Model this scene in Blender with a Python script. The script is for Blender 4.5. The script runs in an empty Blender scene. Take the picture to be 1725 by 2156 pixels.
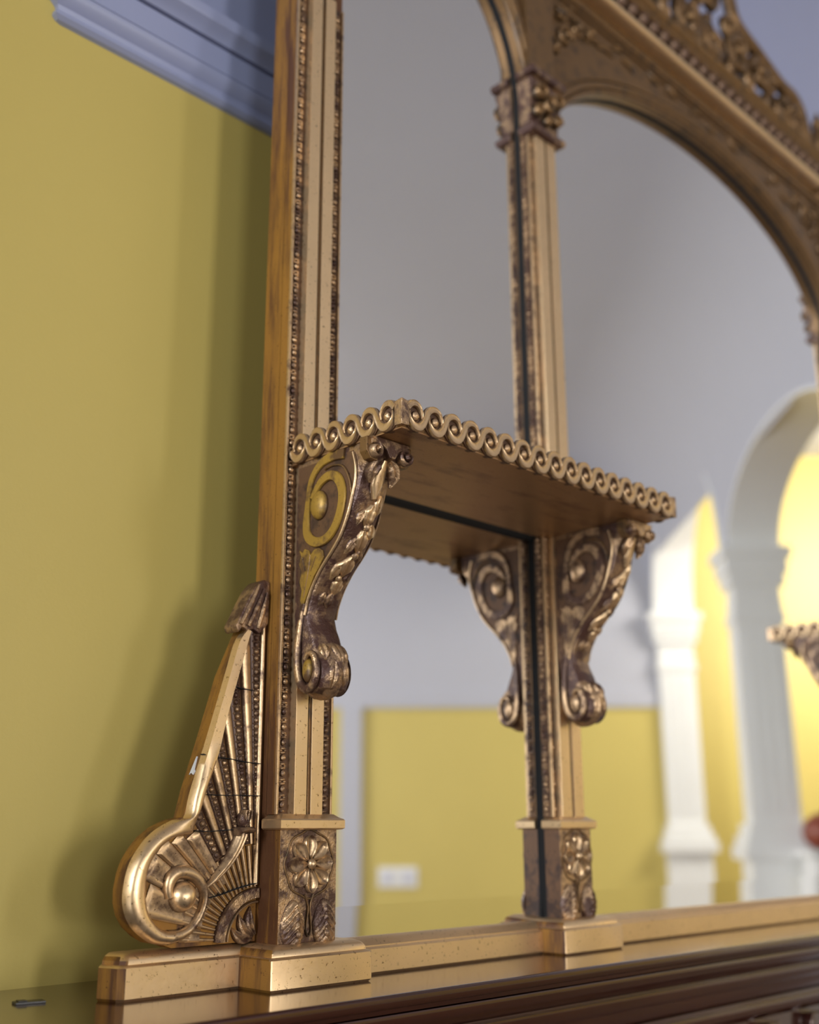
import bpy, bmesh, math, random
import numpy as np
from mathutils import Vector, Matrix

random.seed(7)
S = bpy.context.scene
COL = S.collection
pi = math.pi

# ------------------------------------------------------------------ camera
AZ, PITCH, ROLL = math.radians(44.90), math.radians(15.916), math.radians(-0.199)
cam_d = bpy.data.cameras.new('camera')
cam = bpy.data.objects.new('camera', cam_d); COL.objects.link(cam)
ca, sa, cb, sb = math.cos(AZ), math.sin(AZ), math.cos(PITCH), math.sin(PITCH)
fwd = Vector((sa*cb, ca*cb, sb)); rt = Vector((ca, -sa, 0)); up = rt.cross(fwd)
cc, sc = math.cos(ROLL), math.sin(ROLL)
r2 = cc*rt + sc*up; u2 = -sc*rt + cc*up
m = Matrix((r2, u2, -fwd)).transposed().to_4x4(); m.translation = Vector((0, -1, 0))
cam.matrix_world = m
cam_d.sensor_fit = 'VERTICAL'; cam_d.sensor_height = 36; cam_d.sensor_width = 36
cam_d.lens = 2348.4/2156*36
cam_d.clip_start = 0.02
cam_d.dof.use_dof = True; cam_d.dof.focus_distance = 1.17; cam_d.dof.aperture_fstop = 2.5
S.camera = cam

# ------------------------------------------------------------------ world, exposure, lamps
w = bpy.data.worlds.new('world'); S.world = w; w.use_nodes = True
bg = w.node_tree.nodes['Background']; bg.inputs[0].default_value = (0.62, 0.72, 0.95, 1); bg.inputs[1].default_value = 0.6
S.view_settings.view_transform = 'Standard'; S.view_settings.look = 'None'
S.view_settings.gamma = 1; S.view_settings.use_curve_mapping = False
S.view_settings.exposure = 0.0

# the room stands at an angle to the mirror wall: u runs away along its length, v across it
def room(u, v, z): return Vector((sa*u + ca*v, 1 - ca*u + sa*v, z))
FLOOR = -1.46
def area(name, loc, target, sx, sy, power, col):
    d = bpy.data.lights.new(name, 'AREA'); d.shape = 'RECTANGLE'; d.size = sx; d.size_y = sy
    d.energy = power; d.color = col
    o = bpy.data.objects.new(name, d); COL.objects.link(o)
    o.location = loc; o.rotation_euler = (Vector(target)-Vector(loc)).to_track_quat('-Z', 'Y').to_euler()
    return o
# daylight standing in the windows; far and rear lamps are added fill
KEYP = room(4.3, -3.8, 0.05)
area('window_light_middle', KEYP, (0.8, 0, 0.0), 0.5, 1.3, 52, (1.0, 0.965, 0.94))
area('window_light_near', room(2.75, -3.85, 0.35), room(3.6, 0, 0.2), 0.7, 1.3, 31, (0.93, 0.96, 1.0))
area('far_fill_light', room(7.6, -3.85, 1.1), room(8.6, 0, 0.9), 2.4, 2.4, 215, (1.0, 0.98, 0.95))  # added unseen lamp, brightens the far wall reflected in the mirror
rear_ = area('rear_fill_light', room(0.0, -2.6, 1.0), room(7.1, 2.2, 0.4), 0.9, 1.6, 52, (0.92, 0.96, 1.0)); rear_.data.spread = math.radians(70)  # added unseen lamp with a narrow spread, brightens the arcade piers
area('hall_light', room(8.0, 4.6, 2.6), room(9.9, 3.3, 1.6), 1.6, 1.2, 210, (1.0, 0.94, 0.84))

# ------------------------------------------------------------------ materials
def mat(name): 
    m = bpy.data.materials.new(name); m.use_nodes = True
    return m, m.node_tree.nodes, m.node_tree.links, m.node_tree.nodes['Principled BSDF']
def tex(N, L, scale, detail=4, rough=0.6, stretch=None, kind='noise'):
    tc = N.new('ShaderNodeTexCoord'); mp = N.new('ShaderNodeMapping'); L.new(tc.outputs['Object'], mp.inputs[0])
    if stretch: mp.inputs['Scale'].default_value = stretch
    if kind == 'noise':
        t = N.new('ShaderNodeTexNoise'); t.inputs['Scale'].default_value = scale
        t.inputs['Detail'].default_value = detail; t.inputs['Roughness'].default_value = rough
    else:
        t = N.new('ShaderNodeTexVoronoi'); t.inputs['Scale'].default_value = scale; t.feature = 'DISTANCE_TO_EDGE'
    L.new(mp.outputs[0], t.inputs['Vector'])
    return t.outputs[0]
def ramp(N, L, fac, stops):
    r = N.new('ShaderNodeValToRGB'); L.new(fac, r.inputs[0]); e = r.color_ramp.elements
    while len(e) < len(stops): e.new(0.5)
    for k, (p, c) in enumerate(stops):
        e[k].position = p; e[k].color = (*c, 1) if len(c) == 3 else c
    return r.outputs[0]
def mixc(N, L, f, a, b):
    x = N.new('ShaderNodeMix'); x.data_type = 'RGBA'; L.new(f, x.inputs[0])
    for s, v in ((6, a), (7, b)):
        if isinstance(v, tuple): x.inputs[s].default_value = (*v, 1)
        else: L.new(v, x.inputs[s])
    return x.outputs[2]
def gilt(name, base, dark, wear, metal=0.75, rough=0.4, stretch=None, bump=0.15, speck=260):
    """gold leaf over red bole: patches where leaf is rubbed through to umber, fine specks, slight relief"""
    m, N, L, P = mat(name)
    big = tex(N, L, 38, 6, 0.65, stretch); fine = tex(N, L, speck, 3, 0.7)
    mw = ramp(N, L, big, [(max(0, wear-0.07), (1, 1, 1)), (wear+0.07, (0, 0, 0))])
    sp = ramp(N, L, fine, [(0.30, (1, 1, 1)), (0.37, (0, 0, 0))])
    c0 = mixc(N, L, tex(N, L, 9, 3), tuple(v*0.82 for v in base), tuple(min(1, v*1.12) for v in base))
    c1 = mixc(N, L, mw, c0, dark)
    c2 = mixc(N, L, sp, c1, tuple(v*0.8 for v in dark))
    # darker tone in the low parts of the carving
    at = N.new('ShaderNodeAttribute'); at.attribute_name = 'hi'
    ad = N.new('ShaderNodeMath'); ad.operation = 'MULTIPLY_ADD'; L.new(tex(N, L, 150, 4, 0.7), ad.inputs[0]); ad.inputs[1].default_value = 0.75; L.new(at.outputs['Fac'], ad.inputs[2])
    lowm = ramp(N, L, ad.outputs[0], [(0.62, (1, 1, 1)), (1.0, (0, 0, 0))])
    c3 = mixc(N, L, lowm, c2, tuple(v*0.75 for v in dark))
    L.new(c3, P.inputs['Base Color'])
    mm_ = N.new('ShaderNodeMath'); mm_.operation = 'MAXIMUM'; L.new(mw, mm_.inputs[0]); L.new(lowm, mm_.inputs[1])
    mt = N.new('ShaderNodeMath'); mt.operation = 'MULTIPLY_ADD'; L.new(mm_.outputs[0], mt.inputs[0]); mt.inputs[1].default_value = -metal*0.6; mt.inputs[2].default_value = metal
    L.new(mt.outputs[0], P.inputs['Metallic'])
    rr = N.new('ShaderNodeMath'); rr.operation = 'MULTIPLY_ADD'; L.new(fine, rr.inputs[0]); rr.inputs[1].default_value = 0.25; rr.inputs[2].default_value = rough-0.12
    L.new(rr.outputs[0], P.inputs['Roughness'])
    b = N.new('ShaderNodeBump'); b.inputs['Strength'].default_value = bump; b.inputs['Distance'].default_value = 0.0012
    mx = N.new('ShaderNodeMath'); mx.operation = 'ADD'; L.new(fine, mx.inputs[0]); L.new(big, mx.inputs[1])
    L.new(mx.outputs[0], b.inputs['Height']); L.new(b.outputs[0], P.inputs['Normal'])
    return m
GOLD = (0.70, 0.47, 0.23); UMBER = (0.11, 0.055, 0.028)
M = {}
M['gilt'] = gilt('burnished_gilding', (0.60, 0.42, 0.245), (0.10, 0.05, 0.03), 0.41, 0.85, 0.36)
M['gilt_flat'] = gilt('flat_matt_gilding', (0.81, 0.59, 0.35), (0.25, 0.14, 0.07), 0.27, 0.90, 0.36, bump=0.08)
M['gilt_dark'] = gilt('dark_shaded_gilding', (0.205, 0.118, 0.052), (0.05, 0.03, 0.016), 0.42, 0.7, 0.42)  # dark gilding; dimmer light on the upper frame is put into this base
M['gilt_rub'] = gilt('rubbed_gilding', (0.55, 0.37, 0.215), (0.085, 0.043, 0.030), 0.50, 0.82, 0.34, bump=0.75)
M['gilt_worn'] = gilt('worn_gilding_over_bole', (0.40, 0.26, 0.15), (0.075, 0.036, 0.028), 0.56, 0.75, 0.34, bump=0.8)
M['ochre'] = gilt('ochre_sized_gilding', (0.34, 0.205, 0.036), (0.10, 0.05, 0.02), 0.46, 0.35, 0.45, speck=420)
M['side'] = gilt('ochre_side', (0.31, 0.148, 0.027), (0.09, 0.034, 0.012), 0.48, 0.40, 0.5, stretch=(1, 1, 0.10), bump=0.1)  # ochre tone for the side faces of the gilded frame
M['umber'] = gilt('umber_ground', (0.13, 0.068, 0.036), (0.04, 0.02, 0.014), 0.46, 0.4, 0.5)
M['under'] = gilt('shelf_underside_gilding', (0.42, 0.245, 0.115), (0.20, 0.09, 0.04), 0.40, 0.6, 0.34, stretch=(0.25, 1, 1), bump=0.04)
M['white_chip'] = mat('exposed_gesso')[0]; M['white_chip'].node_tree.nodes['Principled BSDF'].inputs['Base Color'].default_value = (0.62, 0.64, 0.68, 1)
def plain(name, c, rough=0.5, metal=0.0, coat=0.0, var=0.06, scale=6, bump=0.0):
    m, N, L, P = mat(name)
    t = tex(N, L, scale, 4)
    L.new(mixc(N, L, t, tuple(v*(1-var) for v in c), tuple(min(1, v*(1+var)) for v in c)), P.inputs['Base Color'])
    P.inputs['Roughness'].default_value = rough; P.inputs['Metallic'].default_value = metal; P.inputs['Coat Weight'].default_value = coat
    if bump:
        b = N.new('ShaderNodeBump'); b.inputs['Strength'].default_value = bump; b.inputs['Distance'].default_value = 0.002
        L.new(tex(N, L, 180, 3), b.inputs['Height']); L.new(b.outputs[0], P.inputs['Normal'])
    return m
M['lavender'] = plain('lavender_grey_trim_paint', (0.33, 0.37, 0.57), 0.30, scale=3, var=0.03)
M['yellow'] = plain('yellow_wall_paint', (0.60, 0.48, 0.135), 0.5, bump=0.1, scale=1.5)
M['white'] = plain('white_wall_paint', (0.47, 0.475, 0.53), 0.6, scale=1.5, var=0.03)
M['trim'] = plain('white_gloss_trim', (0.62, 0.63, 0.72), 0.28, scale=3, var=0.03)
M['pier'] = plain('white_pier_paint', (0.80, 0.80, 0.78), 0.5, var=0.02)
M['floor'] = plain('brown_floorboards', (0.16, 0.09, 0.05), 0.4, var=0.3)
M['black'] = plain('black_rebate', (0.002, 0.002, 0.003), 0.9)
M['clip'] = plain('black_plastic', (0.012, 0.01, 0.01), 0.4)
M['redbrown'] = plain('red_brown_glaze', (0.22, 0.045, 0.02), 0.35)
def mahogany():
    m, N, L, P = mat('polished_mahogany')
    g = tex(N, L, 30, 6, 0.65, (0.08, 1, 1))
    L.new(ramp(N, L, g, [(0.3, (0.018, 0.005, 0.004)), (0.7, (0.040, 0.010, 0.007))]), P.inputs['Base Color'])
    P.inputs['Roughness'].default_value = 0.20; P.inputs['Coat Weight'].default_value = 0.7; P.inputs['Coat Roughness'].default_value = 0.12; P.inputs['Specular Tint'].default_value = (0.85, 0.55, 0.42, 1)
    P.inputs['IOR'].default_value = 1.55
    return m
M['wood'] = mahogany()
m, N, L, P = mat('mirror_silver')
P.inputs['Base Color'].default_value = (0.86, 0.87, 0.88, 1); P.inputs['Metallic'].default_value = 1; P.inputs['Roughness'].default_value = 0.012
M['mirror'] = m

# ------------------------------------------------------------------ object helpers
def tag(o, label=None, cat=None, group=None, kind=None):
    for k, v in (('label', label), ('category', cat), ('group', group), ('kind', kind)):
        if v: o[k] = v
    return o
def empty(name, loc=(0, 0, 0)):
    o = bpy.data.objects.new(name, None); COL.objects.link(o); o.location = loc; o.empty_display_size = 0.05
    return o
class MB:
    """mesh builder; h holds how proud each vertex stands in the carving (1 = top of the relief)"""
    def __init__(s): s.v = []; s.f = []; s.h = []
    def add(s, vs, fs, hs=None):
        n = len(s.v); s.v += [tuple(p) for p in vs]; s.f += [tuple(i+n for i in f) for f in fs]
        s.h += list(hs) if hs is not None else [1.0]*len(vs); return s
    def box(s, a, b):
        (x0, y0, z0), (x1, y1, z1) = a, b
        return s.add([(x0,y0,z0),(x1,y0,z0),(x1,y1,z0),(x0,y1,z0),(x0,y0,z1),(x1,y0,z1),(x1,y1,z1),(x0,y1,z1)],
                     [(0,3,2,1),(4,5,6,7),(0,1,5,4),(1,2,6,5),(2,3,7,6),(3,0,4,7)])
    def prism(s, poly, F, c0, c1):
        n = len(poly)
        return s.add([F(a, b, c0) for a, b in poly]+[F(a, b, c1) for a, b in poly],
                     [tuple(range(n)), tuple(range(2*n-1, n-1, -1))]+[(i, i+n, (i+1) % n+n, (i+1) % n) for i in range(n)])
    def rings(s, rs, close=True, cap=True, hs=None):
        n = len(rs[0]); vs = [p for r in rs for p in r]; fs = []
        for k in range(len(rs)-1):
            for i in range(n if close else n-1):
                j = (i+1) % n; fs.append((k*n+i, k*n+j, (k+1)*n+j, (k+1)*n+i))
        if cap: fs += [tuple(range(n-1, -1, -1)), tuple((len(rs)-1)*n+i for i in range(n))]
        return s.add(vs, fs, hs)
    def ball(s, c, r, F=None, seg=10, rg=6):
        G = F or (lambda a, b, d: (a, b, d)); rs = []; hs = []
        for k in range(rg+1):
            t = pi*(k+0.02)/(rg+0.04)
            rs.append([G(c[0]+r[0]*math.sin(t)*math.cos(2*pi*i/seg), c[1]+r[1]*math.sin(t)*math.sin(2*pi*i/seg), c[2]+r[2]*math.cos(t)) for i in range(seg)])
            hs += [1.0 if F is None else max(0.0, min(1.0, (c[2]+r[2]*math.cos(t))/(c[2]+r[2])))]*seg
        return s.rings(rs, hs=hs)
    def build(s, name, material, parent=None, smooth=True, bevel=0.0, ang=42, side=None, wn=False):
        me = bpy.data.meshes.new(name); me.from_pydata([tuple(p) for p in s.v], [], s.f); me.update()
        me.attributes.new('hi', 'FLOAT', 'POINT').data.foreach_set('value', [float(h) for h in s.h])
        bm = bmesh.new(); bm.from_mesh(me)
        bmesh.ops.recalc_face_normals(bm, faces=bm.faces[:])
        if bevel:
            es = [e for e in bm.edges if len(e.link_faces) == 2 and e.calc_face_angle(0) > 0.6]
            bmesh.ops.bevel(bm, geom=es, offset=bevel, segments=2, affect='EDGES', profile=0.6)
        bm.to_mesh(me); bm.free()
        if smooth: me.shade_smooth(); me.set_sharp_from_angle(angle=math.radians(ang))
        me.materials.append(material)
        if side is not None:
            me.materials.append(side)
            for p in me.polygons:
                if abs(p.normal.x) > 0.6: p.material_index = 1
        o = bpy.data.objects.new(name, me); COL.objects.link(o)
        if (bevel or wn) and smooth:
            md = o.modifiers.new('weighted normals', 'WEIGHTED_NORMAL'); md.keep_sharp = True
        if parent is not None:
            o.parent = parent
        return o
def Fw(y0): return lambda a, b, c: (a, y0-c, b)                 # a wall-parallel board: x, z, proud of y0
def Fs(x0): return lambda a, b, c: (x0-c, -a, b)                # faces -x ; a = distance out from the glass
def Fr(x0): return lambda a, b, c: (x0+c, -a, b)                # faces +x
def smoothpath(pts, n):
    P = np.array(pts, float); P = np.vstack([2*P[0]-P[1], P, 2*P[-1]-P[-2]]); out = []
    for k in range(1, len(P)-2):
        for t in np.linspace(0, 1, 8, endpoint=False):
            p0, p1, p2, p3 = P[k-1:k+3]
            out.append(0.5*((2*p1)+(-p0+p2)*t+(2*p0-5*p1+4*p2-p3)*t*t+(-p0+3*p1-3*p2+p3)*t**3))
    out.append(P[-2]); out = np.array(out)
    d = np.concatenate([[0], np.cumsum(np.linalg.norm(np.diff(out, axis=0), axis=1))])
    q = np.linspace(0, d[-1], n)
    return np.stack([np.interp(q, d, out[:, i]) for i in range(out.shape[1])], 1)
ROUND = [(-1, 0), (-0.96, 0.35), (-0.8, 0.68), (-0.5, 0.92), (0, 1), (0.5, 0.92), (0.8, 0.68), (0.96, 0.35), (1, 0)]
FLAT = [(-1, 0), (-0.96, 0.8), (-0.85, 1), (0.85, 1), (0.96, 0.8), (1, 0)]
REEDS = [(-1, 0), (-0.95, 0.7), (-0.7, 1), (-0.45, 0.7), (-0.38, 0.55), (-0.3, 0.7), (0, 1), (0.3, 0.7), (0.38, 0.55), (0.45, 0.7), (0.7, 1), (0.95, 0.7), (1, 0)]
HOLLOW = [(-1, 0), (-0.97, 0.85), (-0.85, 1), (-0.6, 0.62), (0, 0.42), (0.6, 0.62), (0.85, 1), (0.97, 0.85), (1, 0)]
def ribbon(mb, F, pts, hw, h, prof=ROUND, n=40, c0=0.0, lift=None, sm=True, vary_h=False):
    """moulded strip along a plane path (a,b); hw, h may be lists"""
    P = smoothpath(pts, n) if sm else np.array(pts, float)
    n = len(P); T = np.gradient(P, axis=0); T /= np.linalg.norm(T, axis=1)[:, None]+1e-12
    Nn = np.stack([-T[:, 1], T[:, 0]], 1)
    W = np.interp(np.linspace(0, 1, n), np.linspace(0, 1, len(np.atleast_1d(hw))), np.atleast_1d(hw))
    H = np.interp(np.linspace(0, 1, n), np.linspace(0, 1, len(np.atleast_1d(h))), np.atleast_1d(h))
    Cz = np.full(n, c0) if lift is None else np.interp(np.linspace(0, 1, n), np.linspace(0, 1, len(lift)), lift)
    rs = [[F(P[k, 0]+Nn[k, 0]*s*W[k], P[k, 1]+Nn[k, 1]*s*W[k], Cz[k]+g*H[k]) for s, g in prof] for k in range(n)]
    return mb.rings(rs, hs=[min(1.0, g) for k in range(n) for _, g in prof])
def hfield(mb, F, fn, a0, a1, b0, b1, na, nb, keep=None):
    A = np.linspace(a0, a1, na); Bv = np.linspace(b0, b1, nb); g = np.array([[fn(a, b) for a in A] for b in Bv])
    vs = [F(A[i], Bv[j], g[j, i]) for j in range(nb) for i in range(na)]
    fs = []
    for j in range(nb-1):
        for i in range(na-1):
            q = (j*na+i, j*na+i+1, (j+1)*na+i+1, (j+1)*na+i)
            if keep is None or max(g[j, i], g[j, i+1], g[j+1, i], g[j+1, i+1]) > keep: fs.append(q)
    mx = g.max()
    return mb.add(vs, fs, [min(1.0, max(0.0, 0.45+float(g[j, i]/mx))) for j in range(nb) for i in range(na)])
def share(src, name, parent, mw=None, loc=None):
    o = bpy.data.objects.new(name, src.data); COL.objects.link(o); o.parent = parent
    if mw is not None: o.matrix_local = mw
    if loc is not None: o.location = loc
    return o

# ================================================================== THE ROOM
W = 0.165                       # the painted wall behind the overmantel
UB = 9.45; VA = 2.1; VL = -4.0; TH = 0.30; HC = 2.9; ZY = 0.985
def rpoly(name, pts, material, thick=None, flip=False):
    """a flat wall panel from corner points, with thickness along `thick` vector"""
    mb = MB(); n = len(pts); t = Vector(thick)
    mb.add([tuple(p) for p in pts]+[tuple(Vector(p)+t) for p in pts],
           [tuple(range(n)), tuple(range(2*n-1, n-1, -1))]+[(i, i+n, (i+1) % n+n, (i+1) % n) for i in range(n)])
    return tag(mb.build(name, material, smooth=False), kind='structure')
dU = Vector((sa, -ca, 0)); dV = Vector((ca, sa, 0))
X0, X1 = -1.2, 3.80             # ends of the mirror wall
# mirror wall: yellow below the moulding, white above
wm = MB().box((X0, W, FLOOR), (X1, W+0.12, 1.118)).build('wall_mirror', M['yellow'], smooth=False); tag(wm, kind='structure')
wu = MB().box((X0, W, 1.118), (X1, W+0.12, HC+0.1)).build('wall_mirror_upper', M['lavender'], smooth=False); tag(wu, kind='structure')
# moulding on it, mitred and returned at its left end
prof = [(0.0, 0.992), (0.006, 0.994), (0.011, 0.999), (0.011, 1.004), (0.007, 1.008), (0.009, 1.014), (0.017, 1.022), (0.021, 1.030), (0.0215, 1.034),
        (0.009, 1.0345), (0.009, 1.0375), (0.0185, 1.038), (0.0185, 1.076), (0.010, 1.0765), (0.010, 1.0795), (0.0225, 1.080), (0.0245, 1.083), (0.030, 1.090), (0.038, 1.096), (0.041, 1.103), (0.041, 1.112), (0.034, 1.116), (0.0, 1.118)]
rs = [[(x-(p if k == 0 else 0), W-p, z) for p, z in prof] for k, x in enumerate((0.532, X1))]
mb = MB(); n = len(prof)
vs = rs[0]+rs[1]; mb.add(vs, [(i, i+1, i+1+n, i+n) for i in range(n-1)])
back = [(0.532-p, W, z) for p, z in prof]
mb.add(rs[0]+back, [(i+1, i, i+n, i+1+n) for i in range(n-1)])
tag(mb.build('trim_1', M['lavender'], ang=25), 'white stepped moulding high on the yellow wall, returned at its left end', kind='structure')

# far wall of the room (seen in the mirror)
def uvbox(u0, v0, z0, u1, v1, z1):
    mb = MB(); P = [room(u, v, z) for z in (z0, z1) for u, v in ((u0, v0), (u1, v0), (u1, v1), (u0, v1))]
    return mb.add(P, [(0,3,2,1),(4,5,6,7),(0,1,5,4),(1,2,6,5),(2,3,7,6),(3,0,4,7)])
def ub(name, mt, *a, parent=None, kind='structure', bevel=0, smooth=False):
    o = uvbox(*a).build(name, mt, parent, smooth=smooth, bevel=bevel)
    if parent is None: o['kind'] = kind
    return o
ub('wall_back', M['yellow'], UB, VL, FLOOR, UB+0.12, VA, ZY)
ub('wall_back_upper', M['white'], UB, VL, ZY, UB+0.12, VA, 3.5)
ub('trim_2', M['white'], UB-0.02, VL, ZY, UB, VA, ZY+0.13)
ub('trim_3', M['white'], UB-0.05, -0.576, FLOOR, UB, -0.403, ZY)
ub('baseboard_back', M['trim'], UB-0.02, VL, FLOOR, UB, VA, FLOOR+0.2)
# walls behind the camera and to its left
ub('wall_left', M['yellow'], -0.3, VL-0.12, FLOOR, UB, VL, ZY)
ub('wall_left_upper', M['white'], -0.3, VL-0.12, ZY, UB, VL, 3.5)
ub('wall_rear', M['yellow'], -0.42, VL, FLOOR, -0.3, -1.40, ZY)
ub('wall_rear_upper', M['white'], -0.42, VL, ZY, -0.3, -1.40, 3.5)
ub('floor', M['floor'], -1.5, VL-0.12, FLOOR-0.1, UB+3, 6.0, FLOOR)
# coved ceiling
mb = MB(); R = 0.9; pr = [(VL-0.1, HC-0.2)]
pr = [(VA, HC-R*1.0+0.25)]+[(VA-R+R*math.cos(t), HC-R+0.25+R*math.sin(t)) for t in np.linspace(0.1, pi/2, 10)]+[(VL+R, HC+0.25)]+[(VL+R-R*math.sin(t), HC-R+0.25+R*math.cos(t)) for t in np.linspace(0.1, pi/2, 8)]
mb.add([room(u, v, z) for u in (-1.6, UB+0.1) for v, z in pr], [(i, i+1, i+1+len(pr), i+len(pr)) for i in range(len(pr)-1)])
tag(mb.build('ceiling', M['white'], ang=60), kind='structure')

# arcade along the right of the reflected room
def arcade():
    root = tag(empty('wall_arcade', room(UB, VA, FLOOR)), kind='structure')
    off = -Vector(root.location)
    def lo(P): return [tuple(Vector(p)+off) for p in P]
    # openings: (u_far, u_near, rise)
    ops = [(9.40, 7.27, 1.06), (7.09, 4.90, 0.54)]
    SPR = 1.76
    def panel(name, poly, v0, v1, mt):
        mb = MB(); n = len(poly)
        P = [room(u, v0, z) for u, z in poly]+[room(u, v1, z) for u, z in poly]
        return mb.add(lo(P), [tuple(range(n)), tuple(range(2*n-1, n-1, -1))]+[(i, i+n, (i+1) % n+n, (i+1) % n) for i in range(n)])
    mb = None
    for uf, un, rise in ops:
        c, r = (uf+un)/2, (uf-un)/2
        arc = [(c+r*math.cos(t), SPR+rise*math.sin(t)) for t in np.linspace(0, pi, 25)]
        b = MB()
        for i in range(24):
            (ua, za), (ub_, zb) = arc[i], arc[i+1]
            P = [room(ua, VA, za), room(ub_, VA, zb), room(ub_, VA, 3.4), room(ua, VA, 3.4), room(ua, VA+TH, za), room(ub_, VA+TH, zb), room(ub_, VA+TH, 3.4), room(ua, VA+TH, 3.4)]
            b.add(lo(P), [(0,1,2,3),(7,6,5,4),(0,4,5,1)])
        b.build('arch_wall', M['white'], root, smooth=True, ang=35)
        # archivolt soffit band
        b = MB(); rsn = []
        for (u, z) in arc:
            du, dz = (u-c)/r, (z-SPR)/rise
            rsn.append([room(u-du*0.0, VA-0.02, z), room(u-du*0.02, VA-0.02, z-dz*0.02), room(u-du*0.02, VA+TH+0.02, z-dz*0.02), room(u, VA+TH+0.02, z)])
        b.rings([lo(q) for q in rsn]); b.build('arch_soffit', M['pier'], root, ang=35)
    for k, (u0, u1) in enumerate(((9.40, 9.48), (7.09, 7.27), (4.72, 4.90))):
        wv0, wv1 = VA, VA+TH
        b = MB()
        def bb(a0, z0, a1, z1, e):
            q = uvbox(a0-e, wv0-e, z0, a1+e, wv1+e, z1); b.add(lo(q.v), q.f)
        bb(u0, -0.10, u1, 1.30, 0.0)
        b.build('pier_shaft', M['pier'], root, smooth=False)
        b = MB()
        for (z0, z1, e) in ((1.28, 1.34, 0.015), (1.40, 1.52, 0.0), (1.52, 1.60, 0.03), (1.60, 1.70, 0.05), (1.70, 1.77, 0.075)): bb(u0, z0, u1, z1, e)
        bb(u0, 1.34, u1, 1.40, 0.0); bb(u0, 1.34, u1, 1.42, 0.004)
        b.build('pier_capital', M['pier'], root, smooth=False)
        b = MB()
        for (z0, z1, e) in ((-0.18, -0.10, 0.075), (-0.10, -0.04, 0.055), (-0.04, 0.03, 0.03)): bb(u0, z0, u1, z1, e)
        b.build('pier_base', M['pier'], root, smooth=False)
        b = MB(); g = uvbox(u0, VA, 1.77, u1, VA+TH, 3.4); b.add(lo(g.v), g.f); b.build('pier_wall', M['white'], root, smooth=False)
        b = MB(); bb(u0, FLOOR, u1, -0.18, 0.03); b.build('pedestal', M['pier'], root, smooth=False)
        for q in (0.25, 0.5, 0.75):
            b = MB(); vv = wv0+TH*q
            g = uvbox(u0-0.006, vv-0.015, 0.1, u0, vv+0.015, 1.22); b.add(lo(g.v), g.f); b.build('flute', M['pier'], root, smooth=False)
    # solid wall nearer the mirror
    b = MB(); g = uvbox(3.1, VA, FLOOR, 4.72, VA+TH, 3.4); b.add(lo(g.v), g.f); b.build('wall_panel', M['white'], root, smooth=False)
    return root
arcade()
# the hall beyond the arches
ub('wall_hall', M['yellow'], 10.2, VA+TH, FLOOR, 10.3, 6.0, 3.5)
ub('wall_hall_side', M['yellow'], 3.0, 5.9, FLOOR, 10.3, 6.0, 3.5)
ub('wall_hall_near', M['white'], 3.0, VA+TH, FLOOR, 3.1, 6.0, 3.5)
ub('ceiling_hall', M['white'], 3.0, VA+0.02, 3.45, 10.3, 6.0, 3.55)
ub('trim_4', M['pier'], 6.72, 2.34, FLOOR, 6.99, 3.6, -0.16)
ub('trim_5', M['pier'], 6.68, 2.30, -0.16, 7.0, 3.6, -0.12)
# windows in the left wall: frames round the daylight and the added far fill
def win(name, u, z, wd, ht):
    b = MB()
    for (a0, z0, a1, z1) in ((u-wd/2-0.06, z-ht/2-0.06, u+wd/2+0.06, z-ht/2), (u-wd/2-0.06, z+ht/2, u+wd/2+0.06, z+ht/2+0.06), (u-wd/2-0.06, z-ht/2, u-wd/2, z+ht/2), (u+wd/2, z-ht/2, u+wd/2+0.06, z+ht/2)):
        g = uvbox(a0, VL, z0, a1, VL+0.05, z1); b.add(g.v, g.f)
    return tag(b.build(name, M['trim'], smooth=False), kind='structure')
b = MB()
for (v0, z0, v1, z1) in ((-3.12, 0.13, -2.08, 0.19), (-3.12, 1.81, -2.08, 1.87), (-3.12, 0.19, -3.06, 1.81), (-2.14, 0.19, -2.08, 1.81)):
    g = uvbox(-0.3, v0, z0, -0.25, v1, z1); b.add(g.v, g.f)
tag(b.build('window_4', M['trim'], smooth=False), kind='structure')  # unseen frame put round the added rear fill lamp
win('window_1', 4.3, 0.05, 0.75, 1.5); win('window_2', 7.6, 1.1, 2.5, 2.5); win('window_3', 2.75, 0.35, 0.8, 1.4)

# white wall plate on the far wall
pl = tag(empty('wall_plate', room(UB, -0.105, -0.367)), 'white rectangular plate low on the yellow wall, seen in the left mirror', 'switch plate')
off = -Vector(pl.location)
def lob(g, name, mt, par, o, **k):
    b = MB(); b.add([tuple(Vector(p)+o) for p in g.v], g.f); return b.build(name, mt, par, **k)
lob(uvbox(UB-0.012, -0.265, -0.445, UB, 0.055, -0.285), 'backplate', M['pier'], pl, off, bevel=0.004)
for v0 in (-0.225, -0.065): lob(uvbox(UB-0.020, v0, -0.405, UB-0.012, v0+0.08, -0.325), 'switch', M['trim'], pl, off, bevel=0.003)
# red-brown rounded thing on the ledge
og = tag(empty('rounded_ornament', room(6.86, 2.50, -0.12)), 'reddish-brown rounded ornament on the white ledge by the right edge of the mirror', 'ornament')
b = MB(); rs = []
for (r, z) in ((0.09, 0.0), (0.13, 0.01), (0.17, 0.05), (0.18, 0.10), (0.16, 0.16), (0.11, 0.20), (0.04, 0.225), (0.012, 0.23)):
    rs.append([(r*math.cos(2*pi*i/24), r*math.sin(2*pi*i/24), z) for i in range(24)])
b.rings(rs); b.build('bowl', M['redbrown'], og)
b = MB(); b.ball((0, 0, 0.245), (0.025, 0.025, 0.025)); b.build('knob', M['redbrown'], og)

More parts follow.
